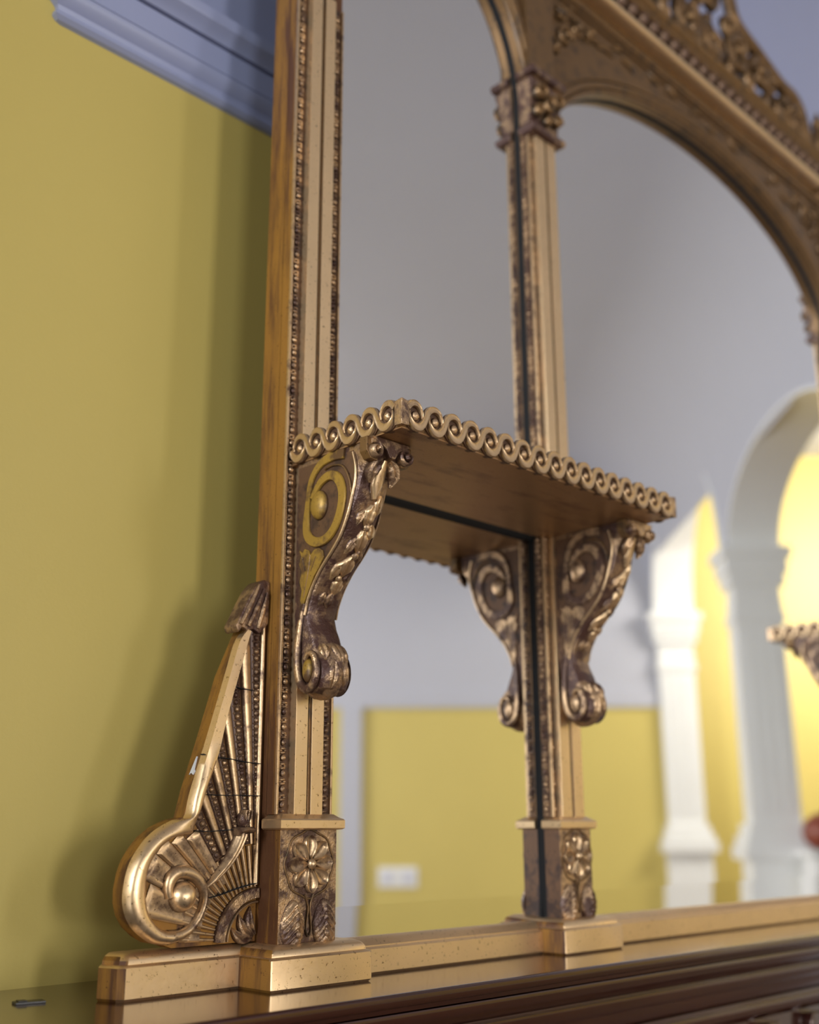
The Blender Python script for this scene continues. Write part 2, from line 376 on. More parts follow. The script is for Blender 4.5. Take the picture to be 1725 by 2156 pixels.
# ================================================================== MANTELPIECE
ZM = -0.156
mt = tag(empty('mantelpiece', (1.8, 0.0, FLOOR)), 'polished dark mahogany mantelpiece with stepped mouldings under the gilded mirror', 'mantelpiece')
mo = -Vector(mt.location)
def mbuild(b, name, material, **k):
    q = MB(); q.add([tuple(Vector(p)+mo) for p in b.v], b.f); return q.build(name, material, mt, **k)
MX0, MX1 = 0.28, 3.36
def mould(name, pts, x0, x1, material=M['wood'], **k):
    """profile (y,z) front line extruded along x, closed to the wall"""
    q = MB(); poly = [(y, z) for y, z in pts]+[(W, pts[-1][1]), (W, pts[0][1])]
    n = len(poly)
    q.add([(x0, y, z) for y, z in poly]+[(x1, y, z) for y, z in poly], [tuple(range(n)), tuple(range(2*n-1, n-1, -1))]+[(i, i+n, (i+1) % n+n, (i+1) % n) for i in range(n)])
    return mbuild(q, name, material, wn=True, **k)
mould('shelf_board', [(-0.144, ZM), (-0.1465, ZM-0.0008), (-0.148, ZM-0.003), (-0.148, ZM-0.010), (-0.146, ZM-0.0125), (-0.142, ZM-0.014)], MX0, MX1, ang=50)
mould('cove_moulding', [(-0.138, ZM-0.014), (-0.136, ZM-0.019), (-0.130, ZM-0.021)], MX0+0.01, MX1-0.01)
mould('ogee_moulding', [(-0.134, ZM-0.021), (-0.136, ZM-0.027), (-0.131, ZM-0.034), (-0.124, ZM-0.040), (-0.122, ZM-0.043)], MX0+0.012, MX1-0.012, ang=60)
mould('fillet_moulding', [(-0.112, ZM-0.043), (-0.112, ZM-0.048)], MX0+0.03, MX1-0.03)
mould('bed_moulding', [(-0.118, ZM-0.048), (-0.119, ZM-0.056), (-0.112, ZM-0.064), (-0.110, ZM-0.067), (-0.111, ZM-0.070), (-0.104, ZM-0.080), (-0.099, ZM-0.086)], MX0+0.03, MX1-0.03, ang=60)
mould('shadow_fillet', [(-0.086, ZM-0.086), (-0.086, ZM-0.096)], MX0+0.05, MX1-0.05)
mould('lower_moulding', [(-0.092, ZM-0.096), (-0.094, ZM-0.104), (-0.086, ZM-0.112), (-0.080, ZM-0.118)], MX0+0.05, MX1-0.05, ang=60)
mould('frieze', [(-0.074, ZM-0.118), (-0.074, ZM-0.32)], MX0+0.07, MX1-0.07)
for k in range(10):
    x = 1.40+k*0.14
    q = MB(); q.prism([(x-0.02, ZM-0.20), (x-0.026, ZM-0.15), (x-0.018, ZM-0.125), (x+0.018, ZM-0.125), (x+0.026, ZM-0.15), (x+0.02, ZM-0.20)], Fw(-0.074), 0, 0.018)
    mbuild(q, 'carved_block', M['wood'], bevel=0.003)
for x0 in (MX0+0.1, MX1-0.45):
    q = MB().box((x0, -0.05, FLOOR), (x0+0.35, W, ZM-0.32)); mbuild(q, 'jamb', M['wood'], smooth=False)
cl = MB().prism([(0.536, 0.0715), (0.563, 0.0645), (0.560, 0.0505), (0.533, 0.0570)], lambda a, b, c: (a, b, ZM+c), 0.0, 0.0022)
cl.prism([(0.538, 0.068), (0.546, 0.066), (0.544, 0.056), (0.536, 0.058)], lambda a, b, c: (a, b, ZM+c), 0.0022, 0.0034)
tag(cl.build('flat_clip', M['clip'], bevel=0.0005), 'small flat black clip lying on the mantel shelf left of the gilded mirror', 'clip')

# ================================================================== OVERMANTEL MIRROR
OM = tag(empty('overmantel_mirror', (0, 0, 0)), 'large carved and gilded overmantel mirror with columns, shelves and three arched glasses', 'mirror')
PX = [(0.770, 0.849), (1.248, 1.318), (2.348, 2.418), (2.817, 2.896)]
CX = 1.833
ZT = 1.46
# glass: three plates with a narrow bevelled band at the foot
for (x0, x1, zt) in ((0.845, 1.252, 1.44), (1.314, 2.352, 1.40), (2.414, 2.821, 1.44)):
    b = MB(); zb, zt0 = -0.1165, -0.083
    b.add([(x0, 0, zt0), (x1, 0, zt0), (x1, 0, zt), (x0, 0, zt), (x0, 0.0011, zb), (x1, 0.0011, zb), (x0, 0.006, zb), (x1, 0.006, zb), (x1, 0.006, zt), (x0, 0.006, zt)],
          [(0, 1, 2, 3), (4, 5, 1, 0), (6, 9, 8, 7), (4, 6, 7, 5), (3, 2, 8, 9)])
    g = b.build('mirror_glass', M['mirror'], OM, smooth=False)
# backing board
MB().box((0.775, 0.008, -0.15), (2.89, 0.024, 1.5)).build('backboard', M['umber'], OM, smooth=False)

# --- beaded strips: one mesh per strip
def bead_strip(mb, F, b0, b1, a, hw, pitch=0.0165):
    n = int((b1-b0)/pitch)
    for k in range(n):
        z = b0+(k+0.5)*pitch
        mb.ball((a, z, 0.0012), (hw*0.62, pitch*0.23, 0.0036), F, 8, 4)
        for dz in (-0.40, 0.33):
            mb.ball((a, z+dz*pitch, 0.0008), (hw*0.95, pitch*0.115, 0.0027), F, 6, 3)
        mb.ball((a-hw*0.55, z+pitch*0.47, 0.0008), (hw*0.36, pitch*0.11, 0.0022), F, 6, 3)
        mb.ball((a+hw*0.55, z+pitch*0.47, 0.0008), (hw*0.36, pitch*0.11, 0.0022), F, 6, 3)

def plinth(x0, x1, y, ycore=0.02, chamf=0.003):
    """block under a column: plain die with an ogee weathering on top"""
    b = MB(); lev = [(ZM, 0.0022), (ZM+0.0026, 0), (ZM+0.030, 0), (ZM+0.0315, 0.0015), (ZM+0.0325, 0.0045), (ZM+0.036, 0.0050), (ZM+0.0395, 0.0075), (ZM+0.0415, 0.0115), (ZM+0.0425, 0.014)]
    rs = []
    for z, i in lev:
        c = chamf
        rs.append([(x0+i, ycore, z), (x0+i, y+i+c, z), (x0+i+c*0.3, y+i+c*0.3, z), (x0+i+c, y+i, z), (x1-i-c, y+i, z), (x1-i-c*0.3, y+i+c*0.3, z), (x1-i, y+i+c, z), (x1-i, ycore, z)])
    b.rings(rs); return b
for k, (x0, x1) in enumerate(PX):
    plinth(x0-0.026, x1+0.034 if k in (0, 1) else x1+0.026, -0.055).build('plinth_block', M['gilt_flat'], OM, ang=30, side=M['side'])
# console plinths (outer ends)
def cons_plinth(flip):
    b = MB(); rs = []
    for z, i in [(ZM, 0.0022), (ZM+0.0026, 0), (ZM+0.030, 0), (ZM+0.0315, 0.0015), (ZM+0.0325, 0.0045), (ZM+0.036, 0.0050), (ZM+0.0395, 0.0075), (ZM+0.0415, 0.0115), (ZM+0.0425, 0.014)]:
        poly = [(0.772, 0.03), (0.772, -0.002+i), (0.612+i, -0.002+i), (0.6055+i, 0.0035+i), (0.6035+i*1.2, 0.0095+i), (0.5985+i, 0.026+i*0.4), (0.604+i, 0.034), (0.64+i, 0.036)]
        rs.append([((2*CX-x) if flip else x, y, z) for x, y in poly])
    return b.rings(rs)
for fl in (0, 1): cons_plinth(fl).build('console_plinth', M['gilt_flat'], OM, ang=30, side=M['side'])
# bottom rails
def rail(x0, x1):
    pts = [(-0.0155, ZM), (-0.018, ZM+0.0028), (-0.018, ZM+0.027), (-0.0165, ZM+0.0285), (-0.0125, ZM+0.0295), (-0.0125, ZM+0.0305), (-0.0095, ZM+0.033), (-0.005, ZM+0.037), (-0.0015, ZM+0.0392), (0.0, ZM+0.0396)]
    poly = pts+[(0.02, ZM+0.0396), (0.02, ZM)]; n = len(poly); b = MB()
    b.add([(x0, y, z) for y, z in poly]+[(x1, y, z) for y, z in poly], [tuple(range(n)), tuple(range(2*n-1, n-1, -1))]+[(i, i+n, (i+1) % n+n, (i+1) % n) for i in range(n)])
    return b
for (x0, x1) in ((0.85, 1.25), (1.316, 2.35), (2.416, 2.82)): rail(x0, x1).build('bottom_rail', M['gilt_flat'], OM, ang=30)

# --- the columns
ZB = -0.1135; ZF = 0.001; ZC = 0.0165; ZS = 1.085       # base foot, base top, cap top, shaft top
def column(k, x0, x1):
    outer_l = (k == 0); outer_r = (k == 3); cx = (x0+x1)/2; w = x1-x0
    yb = 0.025 if (outer_l or outer_r) else -0.006
    # ground of the shaft
    core = MB(); gy = -0.0195
    core.box((x0, gy, ZC), (x1, -0.006, 1.46))
    if outer_l: core.box((x0, -0.0065, ZB), (x0+0.010, 0.026, 1.46))
    if outer_r: core.box((x1-0.010, -0.0065, ZB), (x1, 0.026, 1.46))
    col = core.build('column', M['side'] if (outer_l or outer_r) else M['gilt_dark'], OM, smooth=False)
    # black rebate between frame and glass
    MB().box((x0+(0.011 if outer_l else 0), -0.006, ZB), (x1-(0.011 if outer_r else 0), -0.0001, 1.46)).build('rebate', M['black'], col, smooth=False)
    pw = 0.020 if w > 0.075 else 0.0245            # half width of the raised panel
    pc = cx-0.0015 if k == 0 else (cx+0.0015 if k == 3 else cx)
    # outer fillets
    for s, xe in ((1, x0), (-1, x1)):
        a, b_ = sorted((xe, xe+s*0.0028)); MB().box((a, -0.0235, ZC), (b_, gy, ZS)).build('edge_fillet', M['gilt'], col, smooth=False, bevel=0.0005)
    fl, fr = x0+0.0028, x1-0.0028
    bl = (fl, pc-pw-0.0035); br = (pc+pw+0.0035, fr)
    for (a, b_) in (bl, br):
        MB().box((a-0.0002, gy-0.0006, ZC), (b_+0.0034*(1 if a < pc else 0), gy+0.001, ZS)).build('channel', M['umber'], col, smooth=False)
        if k in (1, 2):
            sf = Fs(x0) if a < pc else Fr(x1); xs = x0 if a < pc else x1
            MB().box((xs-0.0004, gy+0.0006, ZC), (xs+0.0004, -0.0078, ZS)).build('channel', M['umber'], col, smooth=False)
            q_ = MB(); bead_strip(q_, sf, ZC+0.002, ZS, 0.0130, 0.0048); o = q_.build('bead_strip', M['gilt_rub'], col, ang=80); o['kind'] = 'stuff'
        m_ = MB(); bead_strip(m_, Fw(gy-0.0004), ZC+0.002, ZS, (a+b_)/2, max(0.0040, (b_-a)/2*0.98))
        o = m_.build('bead_strip', M['gilt_rub'], col, ang=80); o['kind'] = 'stuff'
    # raised panel: two flats, a groove and a central reed
    for s in (-1, 1):
        a, b_ = sorted((pc+s*0.0030, pc+s*pw))
        MB().box((a, -0.0315, ZC), (b_, gy, ZS)).build('flat_panel', M['gilt_flat'], col, smooth=True, bevel=0.0006)
    MB().box((pc-0.003, -0.0285, ZC), (pc+0.003, gy, ZS)).build('groove', M['gilt_dark'], col, smooth=False)
    r_ = MB(); ribbon(r_, Fw(-0.0285), [(pc, ZC), (pc, ZS)], 0.0014, 0.0022, ROUND, n=2, sm=False); r_.build('reed', M['gilt_dark'], col)
    # base block
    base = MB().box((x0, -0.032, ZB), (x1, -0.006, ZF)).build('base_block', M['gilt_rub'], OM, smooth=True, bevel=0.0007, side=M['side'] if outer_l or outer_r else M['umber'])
    # cap moulding over it
    b = MB(); rs = []
    for z, e in ((ZF-0.0005, 0.001), (ZF, 0.0055), (ZF+0.0015, 0.0075), (ZF+0.0095, 0.0075), (ZF+0.011, 0.0065), (ZF+0.0125, 0.003), (ZF+0.016, -0.0015), (ZF+0.0165, -0.004)):
        rs.append([(x0-e+0.002, -0.006, z), (x0-e+0.002, -0.032-e, z), (x1+e-0.002, -0.032-e, z), (x1+e-0.002, -0.006, z)])
    b.rings(rs); b.build('base_cap', M['gilt_flat'], OM, ang=25)
    # flower: eight hollow petals round a button
    F = Fw(-0.032); fx, fz = cx+0.001, -0.0345
    b = MB(); ribbon(b, F, [(fx+0.0335*math.cos(t)*(1+0.03*math.cos(8*t)), fz+0.0345*math.sin(t)*(1+0.03*math.cos(8*t))) for t in np.linspace(0, 2*pi, 33)], 0.0013, 0.0012, ROUND, n=90)
    b.build('flower_edge', M['gilt_dark'], base)
    def petal_fn(a, r):      # a across, r along (0..1)
        wdt = 0.34*math.sin(pi*min(1, max(0, r))**1.35)**0.62 if 0 < r < 1 else 0
        if wdt < 1e-3: return -0.1
        s = abs(a)/wdt
        if s > 1: return -0.1
        rim = math.exp(-((s-0.78)/0.2)**2)+0.35*math.exp(-((r-0.95)/0.08)**2)
        return 0.35+0.75*rim-0.1*(1-s)
    for q in range(8):
        th = pi/2+q*pi/4+0.05; m_ = MB()
        Lp = 0.0255; r0 = 0.0045
        ca_, sa_ = math.cos(th), math.sin(th)
        def FP(a, r, c, ca_=ca_, sa_=sa_): 
            rr = r0+r*Lp; aa = a*Lp
            return F(fx+ca_*rr-sa_*aa, fz+sa_*rr+ca_*aa, c)
        rs = []
        for r in np.linspace(0.02, 0.985, 16):
            wd = 0.335*math.sin(pi*r**1.45)**0.60
            ring = []
            for s, g in ((-1, 0), (-0.98, 0.7), (-0.86, 1), (-0.62, 0.55), (0, 0.18), (0.62, 0.55), (0.86, 1), (0.98, 0.7), (1, 0)):
                e = 1.0 if r < 0.9 else 1.15
                g2 = g+(1-g)*(max(0, (r-0.82)/0.16)**2 if abs(s) < 0.9 else 0)
                ring.append(FP(s*wd, r, 0.0052*g2*e*(0.55+0.45*math.sin(pi*min(1, r*0.75+0.12)))))
            rs.append(ring)
        m_.rings(rs, hs=[h for _ in rs for h in (.2, .8, 1, .8, .3, .8, 1, .8, .2)]); m_.build('petal', M['gilt'], base, ang=70)
    b = MB(); b.ball((fx, fz, 0.003), (0.0052, 0.0060, 0.0062), F, 14, 8); b.build('button', M['gilt'], base)
    # pair of upright leaves at the foot
    for s in (-1, 1):
        b = MB(); lx = cx+s*0.0215
        def lf(a, z, s=s):
            u_, v_ = a/0.0155, (z-0.018)/0.024
            if v_ > 0: d = math.hypot(u_*1.0/(1-0.35*v_), v_)
            else: d = math.hypot(u_, v_*0.9)
            if d > 1: return -0.01
            rib = 0.5+0.5*math.cos(38*(v_*0.55+abs(u_+0.15*s)*0.45)-u_*s*4)
            return 0.0095*math.sqrt(max(0, 1-d*d))**0.7*(0.72+0.28*rib)+0.002*math.exp(-((u_+0.1*s)/0.12)**2)
        hfield(b, lambda a, z, c: (lx+a, -0.032-max(c, -0.001), ZB+z+0.001), lf, -0.0158, 0.0158, -0.003, 0.0425, 36, 46, keep=0)
        b.build('leaf', M['gilt_rub'], base, ang=50)
        b = MB(); b.ball((lx-0.002*s, ZB+0.009, 0.009), (0.0038, 0.0038, 0.0035), F, 10, 6); b.build('pearl', M['gilt_rub'], base)
    b = MB(); ribbon(b, F, [(cx-0.0055, ZB+0.048), (cx-0.0012, ZB+0.036), (cx-0.0025, ZB+0.022), (cx-0.0035, ZB+0.012), (cx, ZB+0.006), (cx+0.0035, ZB+0.012), (cx+0.0025, ZB+0.022), (cx+0.0015, ZB+0.036), (cx+0.006, ZB+0.048)], 0.0011, 0.003, ROUND, n=50)
    b.build('stem', M['gilt_dark'], base)
    # capital
    if k in (1, 2):
        cap = MB(); rs = []
        for z, e in ((ZS, 0.0), (ZS+0.003, 0.010), (ZS+0.012, 0.012), (ZS+0.018, 0.004), (ZS+0.022, 0.0), (ZS+0.05, 0.002), (ZS+0.080, 0.006), (ZS+0.098, 0.010), (ZS+0.101, 0.004), (ZS+0.106, 0.004), (ZS+0.108, 0.015), (ZS+0.119, 0.016), (ZS+0.123, 0.006), (ZS+0.128, 0.0)):
            rs.append([(x0-e*0.6, -0.008, z), (x0-e*0.6, -0.030-e, z), (x1+e*0.6, -0.030-e, z), (x1+e*0.6, -0.008, z)])
        cap.rings(rs); cp = cap.build('capital', M['gilt_worn'], OM, ang=25)
        F3 = Fw(-0.034)
        for (dx, dz, rx, rz, rc) in ((-0.022, 0.075, 0.016, 0.018, 0.016), (0.022, 0.075, 0.016, 0.018, 0.016), (0, 0.060, 0.013, 0.024, 0.014), (-0.024, 0.042, 0.010, 0.014, 0.012), (0.024, 0.042, 0.010, 0.014, 0.012), (0, 0.033, 0.008, 0.010, 0.011)):
            q = MB(); ribbon(q, F3, [(cx+dx+rx*0.9*(1-t/16)*math.cos(t*0.7), ZS+dz+rz*0.8*(1-t/16)*math.sin(t*0.7)) for t in range(0, 14)], [0.005, 0.0035], rc, ROUND, n=26)
            q.build('scroll_leaf', M['gilt_dark'], cp)
        # plain block above, up into the entablature
        MB().box((x0-0.001, -0.030, ZS+0.128), (x1+0.001, -0.006, 1.46)).build('upper_block', M['gilt_dark'], cp, bevel=0.001)
for k, (x0, x1) in enumerate(PX): column(k, x0, x1)

# --- arched heads of the three glasses
def arch_head(xc, hw, zs, h, ztop, nm='arch'):
    crv = [(xc+hw*math.cos(t), zs+h*math.sin(t)) for t in np.linspace(0, pi, 61)]
    poly = crv+[(xc-hw, ztop), (xc+hw, ztop)]
    b = MB(); n = len(crv)
    # face strips from the curve up to the top line, and a soffit
    vs = []; fs = []
    for i, (x, z) in enumerate(crv): vs += [(x, -0.020, z), (x, -0.020, ztop), (x, -0.006, z), (x, -0.006, ztop)]
    for i in range(n-1): fs += [(4*i, 4*i+4, 4*i+5, 4*i+1), (4*i, 4*i+2, 4*i+6, 4*i+4), (4*i+2, 4*i+3, 4*i+7, 4*i+6)]
    b.add(vs, fs); sp = b.build(nm, M['gilt_dark'], OM, ang=35)
    rb = MB(); vs = []; fs = []
    for i, (x, z) in enumerate(crv): vs += [(x, -0.006, z-0.0005), (x, 0.0, z-0.0005), (x, -0.006, z+0.01), (x, 0, z+0.01)]
    for i in range(n-1): fs += [(4*i, 4*i+4, 4*i+5, 4*i+1), (4*i, 4*i+2, 4*i+6, 4*i+4)]
    rb.add(vs, fs); rb.build('rebate', M['black'], sp)
    F = Fw(-0.020)
    def off(d): return [(xc+(hw+d)*math.cos(t), zs+(h+d)*math.sin(t)) for t in np.linspace(0.02, pi-0.02, 61)]
    for d, hw2, hh, mm, nn in ((0.006, 0.005, 0.006, 'gilt_dark', 'inner_bead'), (0.0185, 0.007, 0.0085, 'gilt_dark', 'arch_moulding'), (0.033, 0.0035, 0.004, 'gilt_dark', 'outer_bead')):
        q = MB(); ribbon(q, F, off(d), hw2, hh, ROUND, n=90); q.build(nn, M[mm], sp)
    return sp
big = arch_head(CX, 0.515, 1.10, 0.247, ZT)
for xc, hw in ((1.0485, 0.2), (2.6175, 0.2)): arch_head(xc, hw, 1.15, 0.25, ZT)
# leaf scrolls in the spandrels and along the frieze of the big arch
def cscroll(mb, F, cx, cz, r, a0, turns, hw, h, flip=1, squash=1.0, n=40):
    pts = []
    for t in np.linspace(0, 1, 22):
        rr = r*(1-0.78*t); th = a0+flip*turns*2*pi*t
        pts.append((cx+rr*math.cos(th), cz+rr*math.sin(th)*squash))
    ribbon(mb, F, pts, [hw, hw*0.6], [h, h*0.8], ROUND, n=n)
    mb.ball((pts[-1][0], pts[-1][1], h*0.5), (hw*1.2, hw*1.2, h*0.8), F, 8, 5)
def leaflet(mb, F, x, z, ang, ln, wd, h):
    c, s = math.cos(ang), math.sin(ang)
    pts = [(x+c*ln*t-s*ln*0.18*math.sin(pi*t), z+s*ln*t+c*ln*0.18*math.sin(pi*t)) for t in np.linspace(0, 1, 6)]
    ribbon(mb, F, pts, [wd*0.3, wd, wd*0.85, wd*0.1], [h*0.6, h, h, h*0.4], [(-1, 0), (-0.8, 0.75), (-0.4, 0.9), (0, 0.55), (0.4, 0.9), (0.8, 0.75), (1, 0)], n=14)
Fsp = Fw(-0.020)
for s in (1, -1):
    for (dx, z, r, a0, fl) in ((0.470, 1.335, 0.022, 0.3, 1), (0.435, 1.372, 0.018, 2.2, -1), (0.480, 1.385, 0.016, 4.0, 1), (0.390, 1.385, 0.014, 1.0, 1), (0.500, 1.300, 0.013, 2.0, -1)):
        q = MB(); cscroll(q, Fsp, CX-s*dx, z, r, a0 if s > 0 else pi-a0, 1.2, 0.0052, 0.010, fl*s); q.build('spandrel_scroll', M['gilt_dark'], big)
    for (dx, z, a, ln) in ((0.445, 1.345, 0.6, 0.045), (0.41, 1.365, 0.25, 0.05), (0.455, 1.385, 1.0, 0.04), (0.37, 1.372, 0.1, 0.05), (0.32, 1.395, 0.3, 0.035), (0.29, 1.39, -0.3, 0.035), (0.14, 1.392, 0.4, 0.045), (0.10, 1.402, 2.6, 0.04), (0.16, 1.405, 2.9, 0.04), (0.05, 1.395, 0.2, 0.04)):
        q = MB(); leaflet(q, Fsp, CX-s*dx, z, a if s > 0 else pi-a, ln, 0.007, 0.006); q.build('spandrel_leaf', M['gilt_dark'], big)

# --- entablature
EX0, EX1 = 1.315, 2.351
ent = MB().box((EX0, -0.024, 1.415), (EX1, -0.006, 1.60)).build('entablature', M['gilt_dark'], OM, smooth=False)
def hm(name, pts, x0, x1, mm, par, **k):
    poly = list(pts)+[(-0.02, pts[-1][1]), (-0.02, pts[0][1])]; n = len(poly); b = MB()
    b.add([(x0, y, z) for y, z in poly]+[(x1, y, z) for y, z in poly], [tuple(range(n)), tuple(range(2*n-1, n-1, -1))]+[(i, i+n, (i+1) % n+n, (i+1) % n) for i in range(n)])
    return b.build(name, M[mm], par, **k)
hm('frieze_fillet', [(-0.028, 1.425), (-0.030, 1.430)], EX0, EX1, 'gilt_dark', ent)
hm('gold_fillet', [(-0.044, 1.456), (-0.050, 1.4585), (-0.0515, 1.464), (-0.050, 1.4705)], EX0+0.01, EX1-0.01, 'gilt_flat', ent, ang=60)
hm('dark_cove', [(-0.036, 1.4705), (-0.034, 1.480), (-0.036, 1.508)], EX0, EX1, 'umber', ent)
for k in range(29):
    b = MB(); x = EX0+0.02+k*0.0357
    b.ball((0, 0, 0.004), (0.0150, 0.0162, 0.017), Fw(0), 12, 8)
    o = b.build('pearl', M['gilt_worn'], ent); o.location = (x, -0.036, 1.4915)
hm('corona', [(-0.040, 1.508), (-0.048, 1.511), (-0.052, 1.517), (-0.050, 1.522), (-0.058, 1.528), (-0.060, 1.536), (-0.055, 1.540)], EX0, EX1, 'gilt_dark', ent, ang=60)
# blocks where it breaks forward over the inner columns
for k in (1, 2):
    x0, x1 = PX[k]; b = MB(); rs = []
    for z, e in ((1.44, 0.0), (1.452, 0.004), (1.456, 0.016), (1.472, 0.018), (1.474, 0.006), (1.505, 0.006), (1.51, 0.016), (1.536, 0.026), (1.542, 0.024)):
        rs.append([(x0-e, 0.0, z), (x0-e, -0.034-e, z), (x1+e, -0.034-e, z), (x1+e, 0.0, z)])
    b.rings(rs); blk = b.build('entablature_block', M['gilt_dark'], OM, ang=25)
    # finial
    b = MB(); rs = []
    xc = (x0+x1)/2
    for r, z in ((0.03, 1.542), (0.03, 1.548), (0.014, 1.556), (0.012, 1.566), (0.026, 1.580), (0.032, 1.60), (0.028, 1.625), (0.016, 1.645), (0.02, 1.655), (0.012, 1.67), (0.003, 1.69)):
        rs.append([(xc+r*math.cos(2*pi*i/18), -0.03+r*0.8*math.sin(2*pi*i/18), z) for i in range(18)])
    b.rings(rs); b.build('finial', M['gilt_dark'], blk)
for (x0, x1) in ((0.77, 1.25), (2.416, 2.896)):
    MB().box((x0, -0.03, 1.44), (x1, 0.0, 1.50)).build('side_cornice', M['gilt_dark'], OM, bevel=0.004)
# --- pierced cresting over the big arch
cr = MB(); Fc = Fw(-0.024)
ribbon(cr, Fc, [(1.36, 1.548), (1.6, 1.55), (CX, 1.552), (2.06, 1.55), (2.305, 1.548)], 0.012, 0.022, ROUND, n=40)
crest = cr.build('cresting', M['gilt_dark'], OM)
for s in (1, -1):
    X = lambda d: CX+s*d
    q = MB(); ribbon(q, Fc, [(X(0.475), 1.556), (X(0.462), 1.600), (X(0.448), 1.640), (X(0.415), 1.665), (X(0.36), 1.668), (X(0.30), 1.685), (X(0.25), 1.70), (X(0.19), 1.715), (X(0.155), 1.735), (X(0.13), 1.79), (X(0.05), 1.83), (X(0), 1.84)], [0.016, 0.02, 0.02, 0.016, 0.016, 0.018, 0.02, 0.022, 0.02], 0.022, ROUND, n=90)
    q.build('crest_scroll', M['gilt_dark'], crest)
    for (dx, z, r, a0, fl, hw) in ((0.425, 1.612, 0.034, 0.5, 1, 0.011), (0.375, 1.600, 0.034, 2.4, -1, 0.012), (0.30, 1.640, 0.034, 1.0, 1, 0.012), (0.255, 1.640, 0.042, 3.3, -1, 0.013), (0.16, 1.640, 0.05, 1.2, 1, 0.014), (0.13, 1.70, 0.035, 0.2, -1, 0.012), (0.055, 1.62, 0.05, 2.0, 1, 0.014), (0.05, 1.73, 0.05, 4.0, -1, 0.014)):
        q = MB(); cscroll(q, Fc, X(dx), z, r, a0 if s > 0 else pi-a0, 1.15, hw, 0.02, fl*s, n=46); q.build('crest_scroll', M['gilt_dark'], crest)
    for (dx, z, a, ln, wd) in ((0.45, 1.565, 1.7, 0.06, 0.016), (0.43, 1.56, 0.9, 0.07, 0.016), (0.39, 1.56, 1.8, 0.05, 0.016), (0.35, 1.56, 1.2, 0.07, 0.015), (0.335, 1.65, 1.4, 0.03, 0.012), (0.28, 1.56, 1.9, 0.06, 0.014), (0.22, 1.56, 1.3, 0.09, 0.018), (0.20, 1.66, 1.8, 0.07, 0.017), (0.12, 1.56, 1.9, 0.08, 0.018), (0.08, 1.58, 1.2, 0.11, 0.02), (0.0, 1.56, 1.57, 0.14, 0.024)):
        q = MB(); leaflet(q, Fc, X(dx), z, a if s < 0 else pi-a, ln, wd, 0.02); q.build('crest_leaf', M['gilt_dark'], crest)

# --- shelves with running-scroll edge
def coil_mesh():
    b = MB(); G = lambda a, z, c: (a, -c, z)
    # strap: thick under one pit, up between the two, thinning over the next
    ribbon(b, G, [(-0.0088, 0.0050), (-0.0098, -0.0010), (-0.0075, -0.0072), (-0.0020, -0.0108), (0.0045, -0.0105), (0.0102, -0.0060), (0.0142, 0.0010), (0.0178, 0.0078), (0.0235, 0.0122), (0.0305, 0.0132), (0.0368, 0.0100), (0.0402, 0.0040), (0.0398, -0.0010)],
           [0.0012, 0.0020, 0.0036, 0.0048, 0.0050, 0.0044, 0.0040, 0.0040, 0.0041, 0.0038, 0.0030, 0.0021, 0.0012], [0.0040, 0.0056, 0.0064, 0.0064, 0.0062, 0.0060, 0.0046], [(-1, 0), (-0.95, 0.5), (-0.78, 0.95), (-0.5, 0.8), (0, 0.9), (0.5, 0.8), (0.78, 0.95), (0.95, 0.5), (1, 0)], n=56)
    return b
def coil_end(first):
    b = MB(); G = lambda a, z, c: (a, -c, z); PR = [(-1, 0), (-0.95, 0.5), (-0.78, 0.95), (-0.5, 0.8), (0, 0.9), (0.5, 0.8), (0.78, 0.95), (0.95, 0.5), (1, 0)]
    if first: ribbon(b, G, [(-0.0132, 0.0070), (-0.0075, 0.0122), (-0.0005, 0.0132), (0.0058, 0.0100), (0.0092, 0.0040), (0.0088, -0.0010)], [0.0040, 0.0041, 0.0038, 0.0030, 0.0021, 0.0012], [0.0062, 0.0060, 0.0046], PR, n=26)
    else: ribbon(b, G, [(-0.0088, 0.0050), (-0.0098, -0.0010), (-0.0075, -0.0072), (-0.0020, -0.0108), (0.0045, -0.0105), (0.0102, -0.0060), (0.0135, 0.0000)], [0.0012, 0.0020, 0.0036, 0.0048, 0.0050, 0.0044, 0.0036], [0.0040, 0.0056, 0.0064, 0.0062], PR, n=28)
    return b
def boss_mesh():
    b = MB(); b.ball((0, 0.0006, 0.0008), (0.0056, 0.0056, 0.0052), lambda a, z, c: (a, -c, z), 12, 7); return b
def bed_mesh():
    b = MB(); pts = [(0.0158*math.cos(t)*(1.0), 0.0150*math.sin(t)) for t in np.linspace(0, 2*pi, 20, endpoint=False)]
    b.prism(pts, lambda a, z, c: (a, -c, z), -0.006, 0.0012); return b
proto = {}
